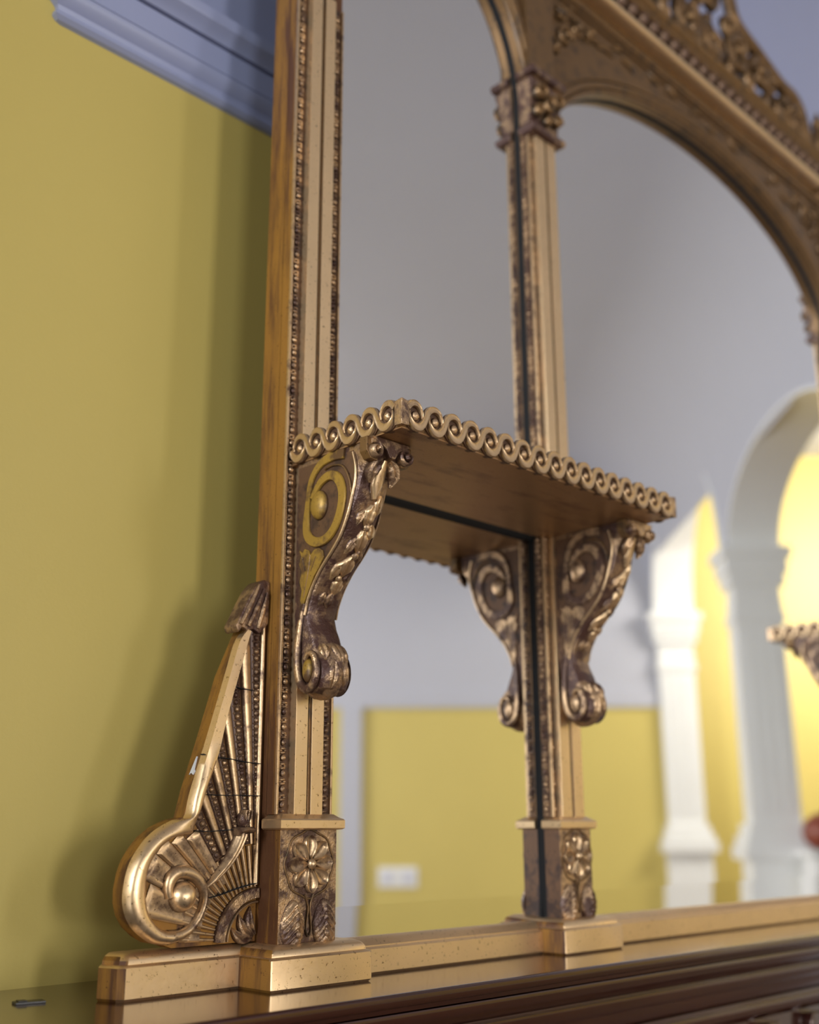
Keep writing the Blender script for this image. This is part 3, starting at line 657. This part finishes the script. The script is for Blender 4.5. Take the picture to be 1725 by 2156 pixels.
def shelf(x0, x1):
    zb, zt = 0.411, 0.4405; yf = -0.206
    sh = MB().box((x0, yf, zb+0.0016), (x1, -0.015, zt-0.003)).build('shelf', M['gilt_dark'], OM, bevel=0.001)
    MB().box((x0+0.0005, yf+0.0005, zb), (x1-0.0005, -0.015, zb+0.0018)).build('underside', M['under'], sh, smooth=False)
    MB().box((x0+0.001, -0.015, zb), (x1-0.001, -0.0002, zt-0.004)).build('rebate', M['black'], sh, smooth=False)
    if not proto:
        proto['coil'] = coil_mesh().build('coil', M['gilt'], sh, ang=70)
        proto['coil_first'] = coil_end(True).build('coil', M['gilt'], sh, ang=70)
        proto['coil_last'] = coil_end(False).build('coil', M['gilt'], sh, ang=70)
        proto['boss'] = boss_mesh().build('boss', M['gilt_rub'], sh)
        proto['bed'] = bed_mesh().build('coil_bed', M['umber'], sh)
        first = True
    else: first = False
    n = 17; pitch = (x1-x0-0.004)/n; zc = 0.4265
    fresh = set(proto) if first else set()
    def put(mw, k, n):
        keys = [('boss', 'boss'), ('bed', 'coil_bed'), ('coil' if k < n-1 else 'coil_last', 'coil')]
        if k == 0: keys.append(('coil_first', 'coil'))
        for key, nm in keys:
            if key in fresh: o = proto[key]; fresh.discard(key)
            else: o = share(proto[key], nm, sh)
            o.matrix_local = mw
    for k in range(n): put(Matrix.Translation((x0+0.002+pitch*(k+0.5), yf-0.0008, zc)) @ Matrix.Diagonal((pitch/0.0305, 1, 1.08, 1)), k, n)
    m2 = 6; p2 = (0.206-0.030)/m2
    for k in range(m2):
        y = yf+0.004+p2*(k+0.5)
        put(Matrix.Translation((x0-0.0008, y, zc)) @ Matrix.Rotation(-pi/2, 4, 'Z') @ Matrix.Diagonal((-p2/0.0305, 1, 1.08, 1)), k, m2)
        put(Matrix.Translation((x1+0.0008, y, zc)) @ Matrix.Rotation(pi/2, 4, 'Z') @ Matrix.Diagonal((p2/0.0305, 1, 1.08, 1)), k, m2)
    # corner leaves
    for xc, s in ((x0, 1), (x1, -1)):
        q = MB(); ribbon(q, lambda a, z, c: (xc+s*0.001-s*c*0.7, yf-c*0.7, z), [(0, zb+0.001), (0.0, zc), (0.0, zt+0.001)], [0.0075, 0.006], 0.0035, ROUND, n=8)
        b = MB()
        b.add([(xc-s*0.0055, yf+0.006, zb+0.002), (xc-s*0.006, yf-0.0062, zb+0.001), (xc+s*0.006, yf-0.0058, zb+0.002), (xc-s*0.0055, yf+0.006, zt), (xc-s*0.0062, yf-0.0065, zt+0.0015), (xc+s*0.006, yf-0.006, zt), (xc+s*0.002, yf+0.002, zb+0.002), (xc+s*0.002, yf+0.002, zt)],
              [(0, 1, 4, 3), (1, 2, 5, 4), (2, 6, 7, 5), (6, 0, 3, 7), (0, 6, 2, 1), (3, 4, 5, 7)])
        b.build('corner_leaf', M['gilt_rub'], sh, bevel=0.0012)
    return sh
shelf(0.780, 1.299)
shelf(2.367, 2.886)

# --- scroll brackets under the shelves
FRONT = [(0.032, 0.4108), (0.166, 0.4108), (0.1665, 0.401), (0.158, 0.391), (0.1465, 0.381), (0.1405, 0.369), (0.1355, 0.353), (0.130, 0.343), (0.125, 0.334), (0.115, 0.3125), (0.104, 0.2985), (0.086, 0.2795), (0.071, 0.262), (0.060, 0.243), (0.0555, 0.229), (0.058, 0.218), (0.064, 0.206), (0.0715, 0.191), (0.0785, 0.179), (0.0835, 0.168), (0.0835, 0.157), (0.0775, 0.1465), (0.067, 0.1405), (0.056, 0.141), (0.047, 0.147), (0.041, 0.157), (0.0385, 0.170), (0.0365, 0.190), (0.034, 0.215), (0.032, 0.235)]
def bracket(xc, hw=0.021):
    xl, xr = xc-hw, xc+hw
    b = MB(); n = len(FRONT)
    # body with rounded front: several slices across
    rs = []
    for s in (-1, -0.93, -0.7, 0, 0.7, 0.93, 1):
        ring = []
        for i, (a, z) in enumerate(FRONT):
            inset = 0.0
            if 2 < i < 24 and abs(s) > 0.8: inset = 0.0018 if abs(s) < 0.97 else 0.0042
            if 15 <= i <= 24: inset -= 0.004*(1-s*s)
            a2 = a-inset if i < 22 else a
            if z < 0.192 and i > 15: a2 = 0.0565+(a2-0.0565)*0.90; z = 0.170+(z-0.170)*0.92
            ring.append((xc+s*hw, -a2, z))
        rs.append(ring)
    b.rings(rs); body = b.build('bracket', M['gilt_worn'], OM, ang=35)
    for side, F in ((-1, Fs(xl)), (1, Fr(xr))):
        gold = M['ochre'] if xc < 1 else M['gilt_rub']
        # recessed-looking ground panel and the big spiral strap
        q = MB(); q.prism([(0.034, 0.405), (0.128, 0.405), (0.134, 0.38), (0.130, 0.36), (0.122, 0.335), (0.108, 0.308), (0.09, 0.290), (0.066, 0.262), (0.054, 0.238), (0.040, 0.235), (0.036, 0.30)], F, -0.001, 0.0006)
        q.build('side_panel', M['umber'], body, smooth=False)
        q = MB(); ribbon(q, F, [(0.115, 0.404), (0.095, 0.4055), (0.076, 0.4015), (0.0615, 0.389), (0.0555, 0.372), (0.0535, 0.352), (0.0515, 0.336), (0.0535, 0.322), (0.0615, 0.3135), (0.073, 0.3095), (0.086, 0.311), (0.0985, 0.319), (0.1075, 0.333), (0.1125, 0.350), (0.1115, 0.366), (0.1035, 0.3785), (0.091, 0.3835), (0.0775, 0.3795), (0.067, 0.370), (0.062, 0.362)],
                  [0.0062, 0.0058, 0.0042, 0.0036, 0.0050, 0.0062, 0.0056, 0.0055, 0.0058, 0.0062, 0.0050, 0.0035], [0.0035, 0.0040, 0.0045], FLAT, n=96)
        q.build('spiral_strap', gold, body, ang=40)
        q = MB(); ribbon(q, F, [(0.129, 0.402), (0.1335, 0.385), (0.1325, 0.368), (0.127, 0.350), (0.121, 0.333), (0.110, 0.312), (0.096, 0.296), (0.080, 0.281), (0.066, 0.264), (0.056, 0.246), (0.0515, 0.230)], [0.0016, 0.0022, 0.0020, 0.0014], 0.0035, ROUND, n=60)
        q.build('edge_bead', M['gilt'], body)
        q = MB(); ribbon(q, F, [(0.128, 0.352), (0.1235, 0.372), (0.1125, 0.3895), (0.096, 0.3945), (0.082, 0.3925)], [0.0012, 0.0016, 0.0010], 0.0032, ROUND, n=40); q.build('inner_bead', M['gilt_dark'], body)
        q = MB(); q.ball((0.0735, 0.3525, 0.001), (0.0140, 0.0175, 0.0085), F, 20, 12); q.build('scroll_eye', gold, body)
        # ochre leaf below the scroll
        q = MB(); q.prism([(0.040, 0.306), (0.046, 0.302), (0.050, 0.306), (0.057, 0.303), (0.060, 0.297), (0.066, 0.302), (0.074, 0.303), (0.081, 0.299), (0.083, 0.291), (0.076, 0.281), (0.067, 0.272), (0.060, 0.260), (0.054, 0.249), (0.048, 0.238), (0.044, 0.247), (0.046, 0.258), (0.042, 0.268), (0.045, 0.280), (0.040, 0.290), (0.044, 0.298)], F, 0.0, 0.0030); q.build('side_leaf', gold, body, bevel=0.0012)
        for pts in ([(0.060, 0.297), (0.058, 0.280), (0.050, 0.250)], [(0.070, 0.294), (0.062, 0.278)], [(0.047, 0.296), (0.052, 0.280)]):
            q = MB(); ribbon(q, F, pts, [0.0012, 0.0006], 0.0038, ROUND, n=10); q.build('side_vein', M['gilt_dark'], body)
        # lower scroll
        q = MB(); ribbon(q, lambda a, b, c: F(a, b, (c+(0.0022 if b < 0.2 else 0.0022*max(0, (0.23-b)/0.03))) if side < 0 else c*0.5), [(0.050, 0.243), (0.0445, 0.226), (0.0425, 0.205), (0.0420, 0.185), (0.0435, 0.168), (0.0490, 0.1545), (0.0585, 0.1475), (0.0685, 0.1505), (0.0745, 0.1600), (0.0750, 0.1720), (0.0705, 0.1830), (0.0630, 0.1860), (0.0570, 0.1800)], [0.0030, 0.0038, 0.0042, 0.0046, 0.0052, 0.0050, 0.0040, 0.0030], [0.0035, 0.0050, 0.0055, 0.0050], ROUND, n=70)
        q.build('lower_scroll', M['gilt_rub'], body)
        q = MB(); q.ball((0.0598, 0.1675, 0.0015), (0.0085, 0.0135, 0.0055), F, 16, 9); q.build('lower_eye', gold, body)
    # small volutes and lobes at the head, facing forward
    Ff = Fw(-0.1595)
    for s in (-1, 1):
        q = MB(); pts = [(xc+s*(0.0235+0.0105*(1-t/16)*math.cos(0.62*t+1.2)), 0.3960+0.0105*(1-t/16)*math.sin(0.62*t+1.2)) for t in range(14)]
        ribbon(q, Ff, pts, [0.0034, 0.0022], [0.008, 0.011, 0.0135], ROUND, n=44)
        q.ball((xc+s*0.0235, 0.3960, 0.006), (0.0030, 0.0030, 0.007), Ff, 10, 6); q.build('head_volute', M['gilt_rub'], body)
        q = MB(); q.prism([(xc+s*0.0335, 0.4105), (xc+s*0.034, 0.394), (xc+s*0.028, 0.386), (xc+s*0.018, 0.385), (xc+s*0.012, 0.4105)], Ff, -0.008, 0.004); q.build('volute_back', M['gilt_dark'], body, bevel=0.0012)
        q = MB(); ribbon(q, lambda a, z, c: (xc+a, -0.1545+(0.391-z)*0.30-c, z), [(s*0.0050, 0.3900), (s*0.0120, 0.3840), (s*0.0165, 0.3740), (s*0.0150, 0.3640)], [0.0030, 0.0078, 0.0078, 0.0010], [0.006, 0.0095, 0.0085, 0.003], [(-1, 0), (-0.9, 0.75), (-0.5, 0.98), (-0.1, 0.82), (0, 0.7), (0.1, 0.82), (0.5, 0.98), (0.9, 0.75), (1, 0)], n=22); q.build('head_lobe', M['gilt_rub'], body)
    q = MB(); q.prism([(xc-0.030, 0.4105), (xc-0.022, 0.4050), (xc-0.010, 0.4000), (xc-0.004, 0.3900), (xc+0.004, 0.3900), (xc+0.010, 0.4000), (xc+0.022, 0.4050), (xc+0.030, 0.4105)], Ff, -0.01, 0.0095); q.build('head_leaf', M['gilt_rub'], body, bevel=0.0018)
    q = MB(); ribbon(q, lambda a, z, c: (xc+a, -0.1525+(0.391-z)*0.42-c, z), [(0, 0.391), (0, 0.378), (0, 0.364), (0, 0.350)], [0.004, 0.0080, 0.0080, 0.001], 0.0065, ROUND, n=16); q.build('head_tongue', M['gilt_flat'], body)
    # carved leafage running down the front, laid on the curve of the bracket
    fc = np.array(FRONT[4:26]); fd = np.concatenate([[0], np.cumsum(np.linalg.norm(np.diff(fc, axis=0), axis=1))])
    def Fq(a, t, c):
        p = np.array([np.interp(t, fd, fc[:, 0]), np.interp(t, fd, fc[:, 1])]); e = 0.004
        p2 = np.array([np.interp(t+e, fd, fc[:, 0]), np.interp(t+e, fd, fc[:, 1])]); p1 = np.array([np.interp(t-e, fd, fc[:, 0]), np.interp(t-e, fd, fc[:, 1])])
        d = p2-p1; d /= np.linalg.norm(d)+1e-9; nn = np.array([-d[1], d[0]])
        if nn[0] < 0 and t < fd[-6]: nn = -nn
        q_ = p+nn*(c-0.0004); return (xc+a, -q_[0], q_[1])
    LP = [(-1, 0), (-0.85, 0.7), (-0.45, 1.0), (-0.12, 0.7), (0, 0.5), (0.12, 0.7), (0.45, 1.0), (0.85, 0.7), (1, 0)]
    rnd = random.Random(int(xc*1000))
    for (t0, t1, a0, a1, wd, h, mm) in ((0.010, 0.034, 0.003, 0.004, 0.0085, 0.0040, 'gilt_rub'), (0.026, 0.052, 0.011, 0.013, 0.0062, 0.0045, 'gilt_flat'), (0.038, 0.064, 0.005, 0.003, 0.0095, 0.0058, 'gilt_flat'), (0.046, 0.064, -0.004, -0.009, 0.0055, 0.0038, 'gilt_rub'),
                                        (0.060, 0.078, 0.011, 0.013, 0.0065, 0.0055, 'gilt_flat'), (0.068, 0.096, 0.003, 0.007, 0.0095, 0.0052, 'gilt_flat'), (0.076, 0.100, -0.001, -0.009, 0.0060, 0.0042, 'gilt_rub'), (0.090, 0.110, 0.010, 0.012, 0.0070, 0.0045, 'gilt_rub'), (0.100, 0.128, 0.004, 0.005, 0.0095, 0.0055, 'gilt_flat'), (0.108, 0.134, -0.002, -0.009, 0.0068, 0.0042, 'gilt_flat'), (0.124, 0.140, 0.012, 0.012, 0.0055, 0.0042, 'gilt_rub'), (0.130, 0.152, 0.006, 0.005, 0.0085, 0.0045, 'gilt_flat'), (0.150, 0.168, 0.003, 0.002, 0.0075, 0.0035, 'gilt_rub'), (0.150, 0.166, -0.008, -0.010, 0.0055, 0.0030, 'gilt_rub')):
        q = MB(); ribbon(q, Fq, [(a0, t0), ((a0+a1)/2+rnd.uniform(-.001, .001), t0*0.6+t1*0.4), (a1, t1)], [wd*0.35, wd, wd*0.9, wd*0.15], [h*0.7, h, h, h*0.3], LP, n=16); q.build('husk', M[mm], body, ang=60)
    for (t, a, r) in ((0.064, 0.006, 0.0052), (0.099, 0.006, 0.0054), (0.130, 0.001, 0.0046)):
        q = MB(); q.ball((a, t, 0.001), (r, r, r*0.9), Fq, 12, 7); q.build('berry', M['gilt'], body)
    # rolled foot with leaves closing over it
    q = MB(); q.ball((xc+0.0015, -0.0565, 0.1700), (0.0236, 0.0300, 0.0325), None, 28, 18)
    v2 = []
    for (x, y, z) in q.v:
        k = 1+0.026*math.sin(x*520+z*260)*math.cos(z*330-y*150)+0.018*math.sin(x*900-z*700+y*400)
        v2.append((xc+(x-xc)*k, -0.0565+(y+0.0565)*k, 0.17+(z-0.17)*k))
    q.v = v2; q.build('rolled_foot', M['gilt_rub'], body)
    def Fb(a, b, c):     # wraps a leaf over the foot: a = angle across, b = angle down
        r = 1.0+c/0.027; return (xc+0.0015+0.0232*math.sin(a)*math.cos(b*0.55)*r, -0.0565-0.0285*math.cos(a)*math.cos(b)*r, 0.1700+0.0310*math.sin(b)*r)
    for (a0, b0, a1, b1, wd) in ((0.0, 1.1, 0.05, 0.15, 0.36), (-0.75, 1.0, -0.70, 0.25, 0.30), (0.75, 1.0, 0.70, 0.2, 0.32), (0.38, 0.25, 0.42, -0.65, 0.30), (-0.30, 0.2, -0.35, -0.75, 0.30), (1.0, 0.1, 0.95, -0.6, 0.25)):
        q = MB(); ribbon(q, Fb, [(a0, b0), ((a0+a1)/2, b0*0.6+b1*0.4), (a1, b1)], [wd*0.4, wd, wd*0.85, wd*0.15], [0.0022, 0.0040, 0.0042, 0.0015], LP, n=18); q.build('foot_leaf', M['gilt_rub'], body, ang=60)
for xc in (0.803, 1.283, 2.383, 2.8635): bracket(xc)

# --- the flanking consoles (fan, scroll and volute)
RO = [(0.7394, 0.2155), (0.7279, 0.2006), (0.7166, 0.1632), (0.6972, 0.0974), (0.6791, 0.0395), (0.6728, 0.0133), (0.6598, 0.0107), (0.6426, 0.0029), (0.63, -0.0063), (0.6208, -0.0171), (0.6137, -0.0285), (0.6097, -0.0399), (0.6074, -0.0552), (0.6078, -0.0673), (0.6117, -0.0795), (0.6192, -0.0903), (0.6305, -0.0995), (0.6427, -0.1060), (0.6569, -0.1085)]
RI = [(0.7456, 0.2138), (0.7352, 0.1758), (0.7189, 0.1184), (0.7107, 0.082), (0.6962, 0.0408), (0.6847, 0.0038), (0.6829, -0.0032), (0.6609, -0.0065), (0.6468, -0.014), (0.6383, -0.0232), (0.6329, -0.0331), (0.6306, -0.0438), (0.6305, -0.0561), (0.6315, -0.0667), (0.6349, -0.0767), (0.6426, -0.0868), (0.6542, -0.094), (0.6665, -0.0948)]
SPR_ = [(0.6600, -0.1015), (0.673, -0.1001), (0.6851, -0.0942), (0.693, -0.0838), (0.6976, -0.0713), (0.6981, -0.0612), (0.6945, -0.0525), (0.6880, -0.0455), (0.6800, -0.0415), (0.6711, -0.0400), (0.6625, -0.0420), (0.6575, -0.0480), (0.6560, -0.0560), (0.6580, -0.0640)]
def inpoly(p, poly):
    x, y = p; c = False; j = len(poly)-1
    for i in range(len(poly)):
        xi, yi = poly[i]; xj, yj = poly[j]
        if (yi > y) != (yj > y) and x < (xj-xi)*(y-yi)/(yj-yi)+xi: c = not c
        j = i
    return c
def console(flip):
    T = (lambda F: (lambda a, b, c: ((lambda p: (2*CX-p[0], p[1], p[2]))(F(a, b, c))))) if flip else (lambda F: F)
    yb = 0.006
    F = T(Fw(yb))
    outline = RO[2:]+[(0.6665, -0.1120), (0.7695, -0.1120), (0.7695, 0.255), (0.760, 0.252), (0.7470, 0.235), (0.7394, 0.2155)]
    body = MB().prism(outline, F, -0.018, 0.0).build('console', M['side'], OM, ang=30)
    # broad plain rim
    A_ = smoothpath(RO, 90); B_ = smoothpath(RI, 90)
    rs = []
    for k in range(90):
        t = k/89; o_, i_ = A_[k], B_[k]
        e = min(1, max(0, (t-0.34)/0.12))          # flat on the slope, rounded on the scroll
        H = 0.0085+0.0045*e
        ring = []
        for s in np.linspace(0, 1, 9):
            x, z = o_*(1-s)+i_*s; q = 2*s-1
            fl = 1 if abs(q) < 0.9 else (0.75 if abs(q) < 0.99 else 0.0)
            rd = math.sqrt(max(0, 1-q*q))**0.9
            ring.append(F(x, z, H*((1-e)*fl+e*rd)))
        rs.append(ring)
    MB().rings(rs, hs=[v for _ in rs for v in (0.6, 1, 1, 1, 1, 1, 1, 1, 0.3)]).build('scroll_rim', M['gilt_flat'], body, ang=50)
    b = MB(); ribbon(b, F, SPR_, [0.0070, 0.0052, 0.0042, 0.0042, 0.0055, 0.0075, 0.0075, 0.0050], [0.010, 0.010, 0.012, 0.013, 0.012, 0.010], ROUND, n=70); b.build('volute', M['gilt'], body)
    b = MB(); b.ball((0.6725, -0.0635, 0.002), (0.0150, 0.0155, 0.0185), F, 26, 16); b.build('volute_ball', M['gilt_flat'], body)
    # fan of flutes from the lower inner corner
    O = (0.769, -0.111)
    region = RI+[(0.70, -0.108), (0.769, -0.111), (0.7675, 0.268), (0.7456, 0.2300)]
    def rmax(th, r0):
        r = r0
        while r < 0.42 and inpoly((O[0]-math.sin(th)*r, O[1]+math.cos(th)*r), region): r += 0.001
        return r
    edges = [1.0, 3.6, 6.8, 10.2, 13.6, 17.0, 21.0, 24.7, 29.3, 34.8, 42, 48, 55, 65, 78, 88]
    for k in range(len(edges)-1):
        t0, t1 = math.radians(edges[k]), math.radians(edges[k+1]); tm = (t0+t1)/2
        beaded = (k % 2 == 0)
        rin = 0.098 if edges[k] < 34 else 0.072
        ro = min(rmax(tm, rin+0.01), 0.365)
        short = edges[k] >= 34
        if short: ro -= 0.0045
        rs = []
        for r in np.linspace(rin, ro, 26):
            ring = []
            for s in np.linspace(-1, 1, 9):
                th = tm+s*(t1-t0)/2*0.97; rr = r
                if not short:
                    lim = rmax(th, rin+0.01)+0.002; rr = rin+(r-rin)*(min(lim, 0.372)-rin)/(ro-rin)
                else: rr = r+(0.007*(s*s-0.5))*((r-rin)/(ro-rin))**3
                wd = rr*(t1-t0)/2
                if short: h = 0.0025+0.0030*s*s if abs(s) < 0.99 else 0.002
                elif beaded: h = 0.0016 if abs(s) < 0.99 else 0
                else: h = min(0.0052, wd*0.9)*math.sqrt(max(0, 1-s*s))
                ring.append(F(O[0]-math.sin(th)*rr, O[1]+math.cos(th)*rr, h))
            rs.append(ring)
        prf = [0.95, .8, .6, .4, .35, .4, .6, .8, .95] if short else ([0, .1, .15, .2, .2, .2, .15, .1, 0] if beaded else [0, .35, .8, 1, 1, 1, .8, .35, 0])
        MB().rings(rs, hs=[v for _ in rs for v in prf]).build('flute', M['gilt'], body, ang=60)
        if beaded and not short:
            q = MB(); r = rin+0.004
            while r < ro-0.004:
                wd = r*(t1-t0)/2; g = max(0.0018, min(0.0034, wd*0.62))
                q.ball((O[0]-math.sin(tm)*r, O[1]+math.cos(tm)*r, 0.0012), (g, g, g*1.05), F, 8, 5)
                for s in (-1, 1):
                    th = tm+s*(t1-t0)*0.30; rr = r+g*1.1
                    q.ball((O[0]-math.sin(th)*rr, O[1]+math.cos(th)*rr, 0.0008), (g*0.42, g*0.42, g*0.6), F, 6, 3)
                r += g*2.25
            o = q.build('bead_row', M['gilt_rub'], body, ang=80); o['kind'] = 'stuff'
    # short fine ribs between the quarter rosette and the horn
    for a in np.arange(3, 88, 5.2):
        th = math.radians(a); q = MB()
        ribbon(q, F, [(O[0]-math.sin(th)*r, O[1]+math.cos(th)*r) for r in (0.054, 0.075, 0.0965)], [0.0014, 0.0021, 0.0027], [0.003, 0.0042], ROUND, n=8)
        q.build('fine_rib', M['gilt'], body)
    # horn with collar and bud
    b = MB(); ribbon(b, F, [(0.6990, -0.0560), (0.7115, -0.0468), (0.7245, -0.0340), (0.7345, -0.0205), (0.7405, -0.0085), (0.7422, -0.0030)], [0.0022, 0.0044, 0.0060, 0.0070, 0.0074], [0.008, 0.011, 0.013], [(-1, 0), (-0.92, 0.45), (-0.7, 0.8), (-0.4, 0.97), (-0.2, 0.92), (-0.05, 1.0), (0.3, 0.97), (0.55, 0.8), (0.65, 0.68), (0.8, 0.62), (0.95, 0.4), (1, 0)], n=36, c0=0.001); b.build('horn', M['gilt'], body, ang=60)
    b = MB(); ribbon(b, F, [(0.7325, -0.0015), (0.7420, 0.0008), (0.7515, 0.0005)], [0.0040], 0.020, ROUND, n=12); b.build('horn_collar', M['gilt_rub'], body)
    b = MB(); b.ball((0.7450, 0.0115, 0.004), (0.0070, 0.0095, 0.010), F, 12, 8); 
    for a in (-0.5, 0, 0.5):
        ribbon(b, F, [(0.7445-0.006*a, 0.004), (0.7450+0.006*a, 0.012), (0.7465+0.008*a, 0.021)], [0.0018, 0.0008], 0.0150, ROUND, n=8)
    b.build('bud', M['gilt_rub'], body)
    # quarter rosette in the corner
    b = MB(); ribbon(b, F, [(O[0]-0.0475*math.sin(t), O[1]+0.0475*math.cos(t)) for t in np.linspace(0.02, pi/2-0.02, 14)], 0.0055, 0.0075, FLAT, n=30); b.build('rosette_band', M['gilt_rub'], body)
    b = MB(); ribbon(b, F, [(O[0]-0.0385*math.sin(t), O[1]+0.0385*math.cos(t)) for t in np.linspace(0.02, pi/2-0.02, 14)], 0.0014, 0.0060, ROUND, n=30); b.build('rosette_bead', M['gilt'], body)
    for a in (14, 40, 66):
        th = math.radians(a); q = MB()
        leaflet(q, F, O[0]-0.006*math.sin(th), O[1]+0.006*math.cos(th), pi/2+th, 0.029, 0.0062, 0.007); q.build('rosette_leaf', M['gilt_rub'], body)
    # inner upright bead against the column
    b = MB(); ribbon(b, F, [(0.7655, -0.055), (0.7652, 0.10), (0.7650, 0.255)], 0.0030, 0.0062, ROUND, n=20); b.build('upright_bead', M['gilt'], body)
    # leaf wrapped round the tip
    b = MB(); tipc = [(0.7255, 0.2140), (0.7235, 0.2185), (0.7300, 0.2310), (0.7372, 0.2460), (0.7465, 0.2630), (0.7540, 0.2715), (0.7610, 0.2755), (0.7695, 0.2740), (0.7690, 0.2250), (0.7570, 0.2120), (0.7480, 0.2165), (0.7410, 0.2130), (0.7330, 0.2175), (0.7285, 0.2105)]
    b.prism(tipc, F, -0.0165, 0.0080); b.build('tip_leaf', M['gilt_worn'], body, bevel=0.003)
    for (a0, a1) in (((0.7300, 0.2200), (0.7530, 0.2680)), ((0.7400, 0.2190), (0.7600, 0.2640)), ((0.7530, 0.2180), (0.7640, 0.2600))):
        q = MB(); ribbon(q, F, [a0, ((a0[0]+a1[0])/2+0.0012, (a0[1]+a1[1])/2), a1], [0.0022, 0.0034, 0.0012], 0.004, ROUND, n=12, c0=0.0070); q.build('tip_vein', M['gilt_rub'], body)
    # cracks in the gesso
    q = MB()
    for pts in ([(0.690, 0.0775), (0.705, 0.0748), (0.722, 0.0742), (0.744, 0.0716), (0.7655, 0.0702)], [(0.697, 0.0366), (0.715, 0.0360), (0.742, 0.0365), (0.766, 0.0362)], [(0.684, 0.0003), (0.700, -0.0008), (0.717, 0.0002), (0.735, 0.0010)], [(0.700, -0.0668), (0.718, -0.0640), (0.742, -0.0580), (0.766, -0.0535)], [(0.7180, 0.1525), (0.735, 0.1500), (0.752, 0.1490)]):
        ribbon(q, F, pts, 0.00042, 0.0066, FLAT, n=24)
    o = q.build('gesso_cracks', M['black'], body); o['kind'] = 'stuff'
    if not flip:
        q = MB(); q.prism([(0.0, 0.0), (0.0025, 0.002), (0.0052, 0.0000), (0.0062, 0.0035), (0.0042, 0.006), (0.0030, 0.019)], lambda a, z, c: (0.6830-0.30*0+a*0.0+0.2956*z*1.0+c*-0.956+0.0007, 0.0060+0.0085-a*1.3, 0.0565+z), -0.0012, 0.0010)
        o = q.build('gesso_chip', M['white_chip'], body, smooth=False); o['label'] = 'chipped spot showing white gesso'
for fl in (0, 1): console(fl)
